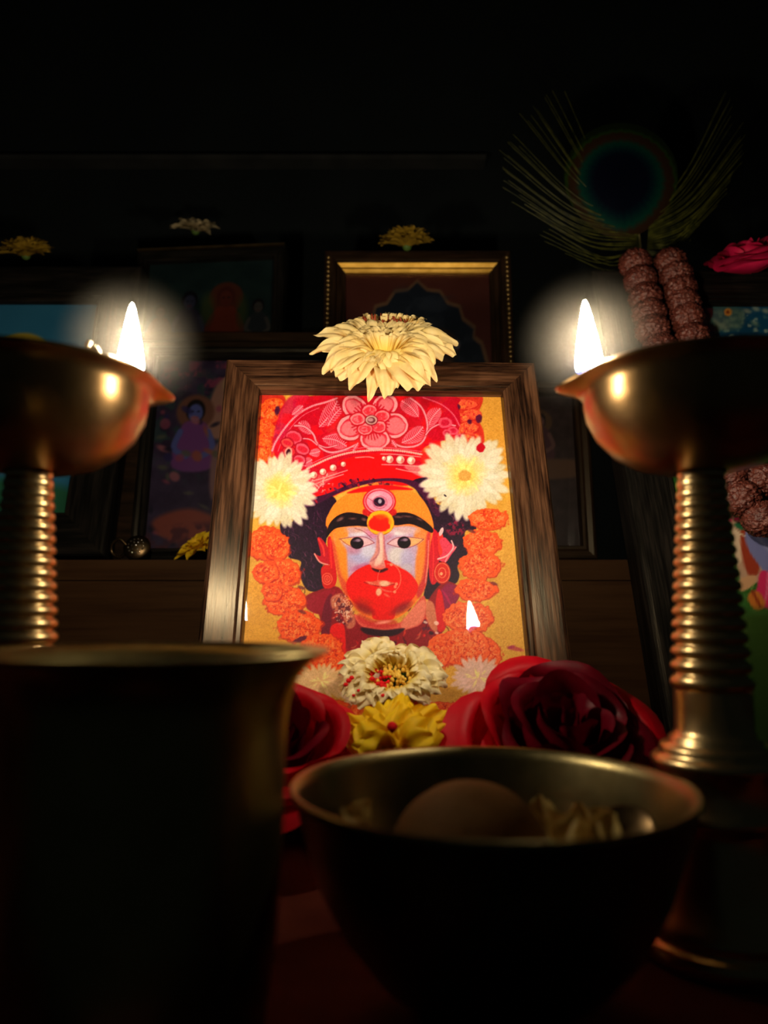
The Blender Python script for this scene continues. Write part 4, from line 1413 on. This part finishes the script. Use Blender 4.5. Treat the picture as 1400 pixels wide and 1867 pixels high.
# hero chrysanthemum lying on the top rail
def hero():
    c = at(697, 641, .352)
    root = empty('chrysanthemum', c)
    tag(root, 'large pale yellow chrysanthemum drooping over the top rail of the centre picture', 'flower')
    z2 = lambda x, y: (480 + x / 3.3333, 540 + y / 3.3333)
    fwd = Vector((0, -1, .25))
    rnd = random.Random(21)
    k = 0

    def pet(bx, by, tx_, ty_, w, tY, bul, bY=.352, **kw):
        nonlocal k
        k += 1
        b_, t_ = at(*z2(bx, by), bY), at(*z2(tx_, ty_), tY)
        petal_object(root, petal(b_, t_, w * .000085, fwd * bul + Vector((0, 0, .0015)), 100 + k, **kw), M_cream)
    # outer petals, back layer first
    for (bx, by, tx_, ty_, w, tY, bul) in [
        (650, 330, 296, 238, 120, .352, .004), (650, 345, 277, 358, 112, .345, .004), (690, 350, 352, 470, 150, .339, .006),
        (690, 360, 398, 525, 150, .338, .006), (700, 365, 508, 572, 165, .3365, .006), (690, 370, 590, 500, 100, .338, .006),
        (712, 375, 645, 648, 100, .3365, .005), (742, 370, 755, 640, 150, .3365, .006), (725, 375, 703, 606, 70, .338, .005),
        (790, 365, 935, 614, 185, .3365, .007), (800, 350, 1030, 570, 160, .338, .007), (800, 345, 1064, 510, 140, .340, .007),
        (800, 330, 1040, 430, 150, .341, .007), (800, 325, 1120, 380, 150, .344, .006), (810, 310, 1205, 318, 150, .350, .005), (800, 300, 1130, 255, 120, .354, .005),
        (820, 320, 1190, 376, 90, .347, .006), (640, 320, 420, 200, 80, .352, .005)]:
        pet(bx, by, tx_, ty_, w, tY, bul, cup=.16, wr=1.3, tipn=1.5, blunt=1, nu=18, nv=13)
    # middle layer
    for (tx_, ty_, w) in [(470, 335, 110), (420, 400, 130), (470, 470, 120), (560, 450, 120), (620, 500, 110), (690, 480, 100), (770, 500, 110), (860, 520, 140), (960, 470, 140), (1000, 400, 130),
                          (1060, 340, 130), (1040, 280, 120), (400, 330, 100)]:
        pet(735 + (tx_ - 735) * .12, 335, tx_, ty_, w * 1.1, .3405 + .00002 * abs(tx_ - 735), .004, bY=.3455, cup=.2, wr=1.3, tipn=1.2, blunt=1, base_w=.45, nu=18, nv=13)
    # upper rays, back to front
    for (tx_, ty_, w) in [(415, 185, 56), (452, 172, 60), (480, 205, 70), (505, 150, 56), (545, 140, 56), (600, 150, 60), (930, 150, 54), (985, 150, 60), (1030, 168, 56), (1070, 205, 74),
                          (1010, 210, 80), (900, 170, 60), (640, 165, 50), (860, 160, 56), (1085, 240, 90), (440, 240, 70)]:
        pet(735 + (tx_ - 735) * .3, 315, tx_, ty_, w * 1.25, .354 + rnd.uniform(-.004, .006), .003, bY=.354, cup=.2, wr=.8, blunt=1)
    for (lo, n_, y0, tY, bul) in ((.352, 17, 150, .3525, .003), (.349, 15, 185, .3475, .003), (.3445, 11, 225, .3425, .003)):
        for q in range(n_):
            x = 735 + (q / (n_ - 1) - .5) * (470 if y0 < 200 else 400) + rnd.uniform(-10, 10)
            pet(735 + (x - 735) * .34, 345, x, y0 + rnd.uniform(-14, 26) + .00045 * (x - 735) ** 2, rnd.uniform(46, 70), tY + rnd.uniform(-.001, .001), bul, bY=lo, cup=.25, wr=.8, base_w=.55, blunt=1)
    # short curled petals standing at the centre
    for q in range(34):
        x = 555 + 440 * (q + rnd.random() * .8) / 34
        y = 104 + 20 * abs((x - 760) / 200) ** 2 + rnd.uniform(-8, 24)
        pet(735 + (x - 735) * .75, 210, x, y, rnd.uniform(26, 42), .357 + rnd.uniform(-.006, .008), .002, bY=.357, cup=.5, wr=.4, nu=8, nv=5, blunt=1)
    m = MB()
    for q in range(70):
        x = 600 + 290 * rnd.random()
        p_ = at(*z2(x, rnd.uniform(125, 190)), .3535 + rnd.uniform(-.002, .004)) - c
        m.add(tube([p_ - Vector((0, 0, .0022)), p_, p_ + Vector((rnd.uniform(-.0004, .0004), -.0004, .0016))], [.0004, .0006, .0003], 5))
    m.build('florets', M_rust, root)
    m = MB()
    m.add(sphere((0, .002, .001), .0078, 18, 10, .6))
    m.build('receptacle', M_green, root)
    return root


hero()


# cream chrysanthemum standing against the foot of the centre picture
def cream():
    c = at(716, 1236, .300)
    root = empty('chrysanthemum', c)
    tag(root, 'cream chrysanthemum with a yellow centre dabbed red, at the foot of the centre picture', 'flower')
    z5 = lambda x, y: (600 + x / 5.6, 1150 + y / 5.6)
    rnd = random.Random(33)
    k = 0

    def pet(bx, by, tx_, ty_, w, tY, bul, bY=.292, **kw):
        nonlocal k
        k += 1
        tl = lambda y: .010 - (y - 490) * .00003
        petal_object(root, petal(at(*z5(bx, by), bY + tl(by)), at(*z5(tx_, ty_), tY + tl(ty_)), w * .0000395, Vector((0, -.8, .6)) * bul, 500 + k, **kw), M_cream2)
    cx, cy = 650, 490
    outer = [(150, 240, 190), (340, 90, 190), (450, 75, 180), (560, 95, 150), (640, 180, 200), (740, 150, 180), (830, 160, 150), (980, 205, 190), (1130, 280, 200), (1180, 350, 190), (1225, 460, 200), (1230, 560, 190), (1150, 660, 190),
             (1040, 740, 200), (70, 430, 170), (95, 560, 190), (110, 690, 190), (160, 750, 180), (270, 810, 200), (420, 800, 190), (80, 340, 160)]
    for (x, y, w) in outer:
        pet(cx + (x - cx) * .35, cy + (y - cy) * .35, x, y, w * 1.2, .288 + rnd.uniform(-.002, .003), .004, cup=.25, wr=1.5, tipn=1.5)
    for q in range(24):
        a = 2 * math.pi * q / 24 + rnd.uniform(-.1, .1)
        x, y = cx + 450 * math.cos(a) * rnd.uniform(.8, 1.05), cy + 300 * math.sin(a) * rnd.uniform(.8, 1.05)
        pet(cx + (x - cx) * .45, cy + (y - cy) * .45, x, y, rnd.uniform(120, 190), .2845 + rnd.uniform(-.002, .002), .004, bY=.290, cup=.35, wr=1.6, tipn=1.5)
    m, r = MB(), MB()
    for q in range(230):
        a, d = rnd.uniform(0, 6.28), math.sqrt(rnd.random())
        x, y = cx + 40 + 300 * d * math.cos(a), cy + 195 * d * math.sin(a)
        p_ = at(*z5(x, y), .2965 + .002 * d - (y - 490) * .00003 + rnd.uniform(-.001, .001)) - c
        s_ = sphere(p_, rnd.uniform(.0004, .0009), 6, 5, 1.3)
        (r if (math.hypot(x - 480, (y - 500) * 1.1) < 130 and rnd.random() < .8) else m).add(s_)
    m.build('florets', M_floret, root)
    for (x, y, rr) in ((200, 510, 8), (230, 480, 7), (170, 550, 7), (250, 660, 5), (300, 610, 5), (550, 660, 6), (540, 560, 7), (500, 540, 7), (440, 490, 8), (620, 470, 5)):
        r.add(sphere(at(*z5(x, y), .2925 - (y - 490) * .00003) - c, rr * .00014, 8, 6, .8))
    tag(r.build('red_powder', M_kumkum, root), 'dabs of red powder')
    MB().add(sphere((0.001, .0065, 0), .0062, 16, 10, .9)).build('receptacle', M_green, root)
    mesh('stem', *tube(spline([Vector((.001, .0065, -.003)), Vector((.0, .004, -.03)), Vector((-.001, -.003, .0005 - c[2]))], 14), .0017, 8), M_green, root)


cream()


def yellow():
    c = at(722, 1368, .272)
    root = empty('chrysanthemum', c)
    tag(root, 'bright yellow chrysanthemum with one red dot, petals fanned upward behind the brass bowl', 'flower')
    z5 = lambda x, y: (600 + x / 5.6, 1150 + y / 5.6)
    rnd = random.Random(44)
    k = 0

    def pet(bx, by, tx_, ty_, w, tY, bul, bY=.272, **kw):
        nonlocal k
        k += 1
        petal_object(root, petal(at(*z5(bx, by), bY), at(*z5(tx_, ty_), tY), w * .0000362, Vector((0, -1, .2)) * bul, 700 + k, blunt=1, nv=13, base_w=.45, **kw), M_yellow)
    for (x, y, w, tY) in [(140, 850, 190, .281), (115, 915, 180, .277), (160, 1050, 190, .270), (290, 760, 220, .283), (440, 705, 200, .2845), (600, 690, 200, .285), (730, 630, 230, .286), (800, 655, 220, .286),
                          (920, 715, 220, .2845), (1060, 730, 220, .283), (1150, 740, 200, .282), (1260, 780, 210, .280), (1310, 900, 150, .277), (1190, 990, 190, .272),
                          (300, 1250, 200, .264), (230, 1150, 200, .264)]:
        pet(640 + (x - 640) * .1, 1270, x, y, w * 1.35, tY - .004, .004, cup=.10, wr=1.0, tipn=1.8)
    for (x, y, w) in [(300, 900, 260), (440, 830, 250), (560, 850, 200), (770, 740, 290), (930, 800, 290), (1070, 880, 270), (320, 1060, 250), (1090, 1060, 240), (850, 930, 270), (450, 1020, 210)]:
        pet(650 + (x - 650) * .12, 1290, x, y, w * 1.2, .2600 + (1150 - y) * .000030 + rnd.uniform(-.001, .001), .003, bY=.262, cup=.12, wr=1.0, tipn=1.6)
    dot = at(*z5(643, 990), .2570) - c
    tag(MB().add(sphere(dot, .00185, 14, 10, 1.1, lambda d: 1 - .35 * max(0, -d[2]) * (abs(d[0]) + .3))).build('red_powder', M_kumkum, root), 'single dot of red powder')
    MB().add(sphere((0, .002, -.002), .0075, 16, 10)).build('receptacle', M_green, root)
    mesh('stem', *tube(spline([Vector((0, .002, -.004)), Vector((.001, .002, -.02)), Vector((.0, -.001, .0004 - c[2]))], 10), .0017, 8), M_green, root)


yellow()


# roses
def rose(name, label, c, axis, Rr, H, mats, seed, n=22, spin=0.0, open_=1.0, lit=.34, flat=1.0):
    root = empty(name, c)
    tag(root, label, 'flower')
    z = Vector(axis).normalized()
    x = z.cross(Vector((0.2, 1, 0.1))).normalized()
    y = z.cross(x)
    rnd = random.Random(seed)
    for k in range(n):
        f = k / (n - 1)                       # 0 outermost .. 1 innermost
        rk = Rr * (1 - f) ** .8 * .93 + Rr * .07
        hk = H * (.62 + .38 * math.sin(min(1, f * 1.25) * math.pi / 2)) * rnd.uniform(.93, 1.05)
        ph = spin + k * 2.4 + rnd.uniform(-.25, .25)
        aw = (.85 + .5 * f) * rnd.uniform(.9, 1.15)
        roll = Rr * (.26 * (1 - f) + .05) * open_ * rnd.uniform(.6, 1.3)
        wv, wp = rnd.uniform(.02, .06) * Rr, rnd.uniform(0, 6)
        v, fa, tt = [], [], []
        nu, nv = 14, 15
        for i in range(nu + 1):
            t = i / nu
            for j in range(nv):
                s_ = -1 + 2 * j / (nv - 1)
                te = t * (1 - .22 * abs(s_) ** 2.6)
                a = ph + s_ * aw * (.35 + .65 * math.sin(min(1, te * 1.5) * math.pi / 2))
                r = rk * math.sin(min(1.0, te * 1.35 + .06) * math.pi / 2) ** .8 + wv * math.sin(a * 3 + wp + te * 3) * te
                r += rk * .06 * s_
                h = hk * te * .98
                if te > .72:
                    q = (te - .72) / .28
                    r += roll * q * q
                    h -= roll * .75 * q ** 3
                h += wv * 1.2 * math.sin(s_ * 5 + wp) * te * te
                v.append(x * (r * math.cos(a)) + y * (r * math.sin(a) * flat) + z * h)
                tt.append(t)
        for i in range(nu):
            for j in range(nv - 1):
                q = i * nv + j
                fa.append((q, q + 1, q + nv + 1, q + nv))
        PB().put((v, fa, tt)).build('petal', mats[0] if f < lit else mats[-1], root)  # outer petals take the lit copy of the red, inner ones the shaded copy
    MB().add(sphere(z * (.10 * Rr), Rr * .11, 14, 8)).build('calyx', M_green, root)
    return root


rose('rose', 'big crimson rose at the right foot of the centre picture, behind the brass bowl', at(1008, 1422, .2770), (.10, -.62, .78), .0325, .038, [M_rose, M_rose_shade], 4, 24, 2.0)
rose('rose', 'crimson rose at the left foot of the centre picture, beside the brass tumbler', at(498, 1440, .2760), (.10, -.55, .82), .0285, .036, [M_rose, M_rose_shade], 9, 22, 0.6, lit=.6)
for o_, h_ in ((bpy.data.objects['rose'], 0), (bpy.data.objects['rose.001'], 0)):
    c = o_.location
    mesh('stem', *tube(spline([Vector((0, .001, -.003)), Vector((0, .002, -c[2] * .5)), Vector((.0, .0, .0005 - c[2]))], 10), .0020, 8), M_green, o_)
rose('rose', 'magenta rose lying on top of the large black frame at the far right', at(1372, 497, .4310), (-.25, -.45, .86), .0215, .020, [M_pink], 15, 18, 1.0, 1.3, flat=1.0)


# small flowers behind: a dome of petals and a core
def blossom(label, c, rad, axis, mat, seed, n=46, group=None, cup=.2, flat=.6):
    root = empty('chrysanthemum', c)
    tag(root, label, 'flower', group)
    z = Vector(axis).normalized()
    x = z.cross(Vector((0, 1, .1))).normalized()
    y = z.cross(x)
    rnd = random.Random(seed)
    b = PB()
    for k in range(n):
        f = k / (n - 1)
        el = R(4 + 76 * f)
        a = k * 2.4 + rnd.uniform(-.2, .2)
        L = rad * (1 - .42 * f) * rnd.uniform(.85, 1.08)
        d = x * (math.cos(a) * math.cos(el)) + y * (math.sin(a) * math.cos(el)) + z * (math.sin(el) * flat)
        b.put(petal(d * (.12 * L), d * L, rad * rnd.uniform(.26, .38), (z - d * d.dot(z)) * (.1 * L) + Vector((1e-5, 0, 0)), seed * 100 + k, 8, 5, cup, 1.2, 1.3))
    b.build('petals', mat, root)
    MB().add(sphere(z * .02 * rad, rad * .15, 12, 8)).build('receptacle', M_green, root)
    return root


blossom('wilted white flower lying on top of the small wide picture', at(357, 440, .535) + Vector((0, -.002, .007)), .0215, (0.1, -.62, .78), M_dull_w, 3, 30, cup=.5, flat=.6)
blossom('dull yellow flower on top of the picture with gilt edging and scalloped arch', at(742, 459, .488) + Vector((0, 0, .0035)), .0215, (0, -.35, .93), M_dull_y, 4, 110, flat=1.0, cup=.4)
blossom('dull yellow flower on top of the turquoise picture at far left', at(46, 482, .490) + Vector((0, 0, .006)), .0205, (0, -.5, .86), M_dull_y, 5, 100, flat=1.0, cup=.4)
M_yellow2 = petal_mat('deep_yellow_petal', srgb(236, 190, 20), srgb(250, 210, 50), 140, .3)
blossom('yellow flower on the brown step left of the centre picture', Vector((at(358, 1000, .4385)[0], .4475, STEP_Z + .0075)), .0165, (-.35, -.55, .75), M_yellow2, 6, 34, cup=.4, flat=.7)

# brooch on the step
c = Vector((at(246, 985, .4365)[0], .4400, STEP_Z + .0082))
br_ = empty('brooch', c)
tag(br_, 'small round beaded brooch with a wire loop on the brown step', 'brooch')
M_dark_brass = metal('tarnished_brass', (.10, .06, .03), (.2, .13, .06), .35, 200)
v, f = lathe([(.0001, .0022), (.003, .0020), (.0055, .0012), (.0074, .0002), (.0080, -.0008), (.0076, -.0016), (.0001, -.0018)], 32)
Mt = Matrix.Rotation(R(68), 4, 'X')
mesh('disc', [Mt @ Vector(p) for p in v], f, M_dark_brass, br_)
m = MB()
for rr, nn in ((.0046, 13), (.0024, 6), (.0002, 1)):
    for k in range(nn):
        a = 2 * math.pi * k / nn
        m.add(sphere(Mt @ Vector((rr * math.cos(a), rr * math.sin(a), .0022 - rr * .2)), .0007, 8, 6))
m.build('beads', metal('bright_beads', (.8, .7, .5), (.9, .8, .6), .12), br_)
lp_ = [Vector((-.006, 0, .001)), Vector((-.010, 0, .0045)), Vector((-.0145, .001, .002)), Vector((-.0150, .002, -.003)), Vector((-.0105, .001, -.0062)), Vector((-.006, 0, -.0035))]
mesh('wire_loop', *tube(spline(lp_, 30), .0009, 8), M_dark_brass, br_)

# petals and a coin in the brass bowl
M_bpet = petal_mat('dry_petal', srgb(170, 140, 70), srgb(200, 176, 110), 200, .25)
rnd = random.Random(3)
spots = [(1012, 1505, .176, -20, 'upright at the right of the ball'), (1050, 1495, .181, 10, 'leaning behind its neighbour'), (1040, 1520, .168, 40, 'near the rim'),
         (1085, 1500, .180, -40, 'curled in the middle of the heap'), (1110, 1512, .175, 25, 'lying flat'), (1070, 1525, .166, 70, 'lowest of the heap'), (985, 1480, .196, 15, 'behind the ball'),
         (668, 1485, .186, 30, 'left'), (640, 1500, .176, -30, 'far left')]
lab = ['dry pale petal close against the right side of the brown ball', 'dry pale petal standing in the heap right of the ball', 'dry pale petal at the near edge of the right heap',
       'curled dry petal in the middle of the right heap', 'dry pale petal at the right end of the heap, before the coin', 'lowest dry petal of the right heap near the bowl wall',
       'dark dry petal just behind the brown ball on its right', 'dry petal left of the brown ball, the nearer to the ball', 'dry petal farthest left in the brass bowl']
for k, (x, y, Y, tw, _) in enumerate(spots):
    p_ = at(x, y, Y)
    L = .0085
    d = Vector((math.sin(R(tw)) * .8, rnd.uniform(-.2, .5), .9)).normalized() * L
    b = PB().put(petal(-d * .5, d * .5, .0065, Vector((rnd.uniform(-1, 1), -1, .3)) * .0015, 900 + k, 10, 7, .5, 1.2, 1))
    o = b.build('petal', M_bpet)
    o.location = p_
    tag(o, lab[k], 'petal', 'dry petals in the brass bowl')
coin = mesh('coin', *lathe([(.0001, -.0007), (.0060, -.0007), (.0064, -.0004), (.0064, .0004), (.0060, .0008), (.0056, .0004), (.0001, .0004)], 32), M_dark_brass)
coin.location = at(1142, 1512, .178)
coin.rotation_euler = (R(35), R(-20), 0)
tag(coin, 'dark round coin leaning on the right wall of the brass bowl', 'coin')

# --------------------------------------------------------------- rudraksha mala
M_bead = plain('rudraksha', (0.06, 0.010, 0.008), (0.22, 0.055, 0.035), .36, 420, .6, 1.0, 700)
M_cord = plain('dark_cord', (0.02, 0.01, 0.01), None, .8)


def bead_geo(seed):
    off = Vector((seed * 3.1, seed * 1.7, 0))

    def fn(d):
        a = math.atan2(d[1], d[0])
        g = 1 - .07 * max(0, math.cos(a * 5)) ** 8
        nz = noise.noise(d * 4.5 + off)
        rd = abs(noise.noise(d * 8.0 + off))
        return g * (1 + .05 * nz + .48 * (.24 - rd))
    return sphere((0, 0, 0), .0090, 72, 46, .93, fn)


prot = [mesh('bead', *bead_geo(s), M_bead) for s in range(3)]
s1 = [(1158, 481), (1167, 511), (1176, 543), (1183, 572), (1189, 601), (1203, 636), (1220, 676), (1243, 718), (1268, 760), (1296, 800), (1328, 866), (1352, 910)]
s2 = [(1222, 480), (1233, 504), (1240, 529), (1246, 554), (1252, 580), (1262, 618), (1283, 660), (1306, 704), (1330, 748), (1350, 792), (1364, 838), (1386, 876), (1388, 946)]
mala = empty('prayer_beads', on_plane(right, 1190, 505, -.009))
tag(mala, 'string of brown rudraksha prayer beads looped over the large black frame', 'prayer beads')
k = 0
rnd = random.Random(17)
for S_ in (s1, s2):
    pts = []
    for x, y in S_:
        p_ = on_plane(right, x, y, -.0104)
        pts.append(p_)
        o = prot[k % 3] if k < 3 else prot[k % 3].copy()
        if k >= 3:
            COL.objects.link(o)
        o.parent = mala
        o.location = p_ - mala.location
        o.rotation_euler = (rnd.uniform(-.4, .4), rnd.uniform(-.4, .4), rnd.uniform(0, 6))
        k += 1
    top = [pts[0] + Vector((-.001, .010, .009)), pts[0] + Vector((-.002, .02, .004))]
    mesh('cord', *tube(spline([q - mala.location for q in top[::-1] + pts], 60), .0008, 6), M_cord, mala)

# ------------------------------------------------------------- peacock feather
FY = .466
fc = at(1172, 500, FY)
fe = empty('peacock_feather', fc)
tag(fe, 'dark peacock feather with a blue green eye, standing behind the large black frame', 'feather')
M_barb = plain('feather_barb', srgb(36, 44, 14), srgb(104, 104, 36), .35, 200, .6)
M_rach = plain('feather_quill', srgb(150, 140, 90), None, .5)
m = MB()
LP = lambda x, y, dY=0: at(x, y, FY + dY) - fc
rnd = random.Random(6)


def barb(b0, tip, sag, r=.00034):
    b0, tip = Vector(b0), Vector(tip)
    mid = (b0 + tip) / 2 + sag
    P = spline([b0, mid, tip], 12)
    m.add(tube(P, [r * (1 - .6 * i / 12) for i in range(13)], 4, False))


for k in range(40):
    f = k / 39
    # left fan, lowest barbs first
    b0 = LP(1168 - 10 * f, 472 - 90 * f, .002)
    tx_, ty_ = 1040 - 160 * math.sin(f * 2.6) + 70 * f + rnd.uniform(-16, 16), 462 - 300 * f + rnd.uniform(-14, 14)
    t_ = LP(tx_, ty_, -.012 + .012 * f + rnd.uniform(-.003, .003))
    barb(b0, t_, Vector((.004 * (1 - f), 0, -.010 - .004 * f)))
    b0 = LP(1178 + 6 * f, 472 - 80 * f, .002)
    tx_, ty_ = 1235 + 130 * math.sin(f * 2.2) - 20 * f + rnd.uniform(-12, 12), 450 - 290 * f + rnd.uniform(-14, 14)
    barb(b0, LP(tx_, ty_, -.010 + .012 * f + rnd.uniform(-.003, .003)), Vector((-.002, 0, -.009 - .004 * f)))
m.build('barbs', M_barb, fe)
M_eye, nt, out = new_mat('feather_eye')
bs = N(nt, 'ShaderNodeBsdfPrincipled')
bs.inputs['Roughness'].default_value = .35
bs.inputs['Metallic'].default_value = .3
at_ = N(nt, 'ShaderNodeAttribute', attribute_name='pt')
nt.links.new(ramp(nt, at_.outputs['Fac'], [(0, srgb(4, 6, 26)), (.46, srgb(6, 10, 32)), (.56, srgb(2, 36, 44)), (.70, srgb(6, 66, 54)), (.80, srgb(58, 37, 22)), (.90, srgb(52, 34, 18)), (.95, srgb(40, 66, 18)), (1, srgb(24, 36, 10))]),
             bs.inputs['Base Color'])
nt.links.new(bs.outputs[0], out.inputs[0])
b = PB()
v, f, tt = [], [], []
NR, NS = 40, 72
for i in range(NR + 1):
    q = i / NR
    for k in range(NS):
        a = 2 * math.pi * k / NS
        x, y = 1132 + 104 * q * math.cos(a), 322 - 98 * q * math.sin(a) + (18 * q * (1 - abs(math.cos(a))) if math.sin(a) < 0 else 0)
        v.append(LP(x, y, -.004 + .006 * q * q))
        # the heart notch and off-centre pupil
        tt.append(max(0, min(1, q * (1 + .12 * math.sin(a)) + .02 * math.sin(k * 9))))
for i in range(NR):
    for k in range(NS):
        k2 = (k + 1) % NS
        f.append((i * NS + k, i * NS + k2, (i + 1) * NS + k2, (i + 1) * NS + k))
b.put((v, f, tt)).build('eye', M_eye, fe)
mesh('quill', *tube(spline([LP(1150, 330, .004), LP(1164, 420, .005), LP(1172, 500, .006), Vector((.004, .010, -.09)), Vector((.006, -.002, STEP_Z + .001 - fc[2]))], 30), [.0004 + .0008 * i / 30 for i in range(31)], 8), M_rach, fe)
# --------------------------------------------------------------- light and camera
wd = bpy.data.worlds.new('dark_room')
SC.world = wd
wd.use_nodes = True
bg = wd.node_tree.nodes['Background']
bg.inputs[0].default_value = (0.75, 1.0, 1.0, 1)
bg.inputs[1].default_value = AMBIENT

cd = bpy.data.cameras.new('camera')
cam = bpy.data.objects.new('camera', cd)
COL.objects.link(cam)
cam.location = (0, 0, CAMZ)
cam.rotation_euler = (math.pi / 2 + PITCH, 0, 0)
cd.sensor_fit = 'VERTICAL'
cd.sensor_height = 24
cd.sensor_width = 18
cd.lens = 24 * FPX / 1867
cd.clip_start = .005
cd.clip_end = 20
cd.dof.use_dof = True
cd.dof.focus_distance = .345
cd.dof.aperture_fstop = cd.lens / 3.2
SC.camera = cam
SC.view_settings.view_transform = 'Standard'
SC.view_settings.look = 'None'
SC.view_settings.exposure = 0
SC.view_settings.gamma = 1
SC.cycles.use_denoising = True
SC.cycles.max_bounces = 8
SC.cycles.sample_clamp_indirect = 4
SC.cycles.blur_glossy = .3
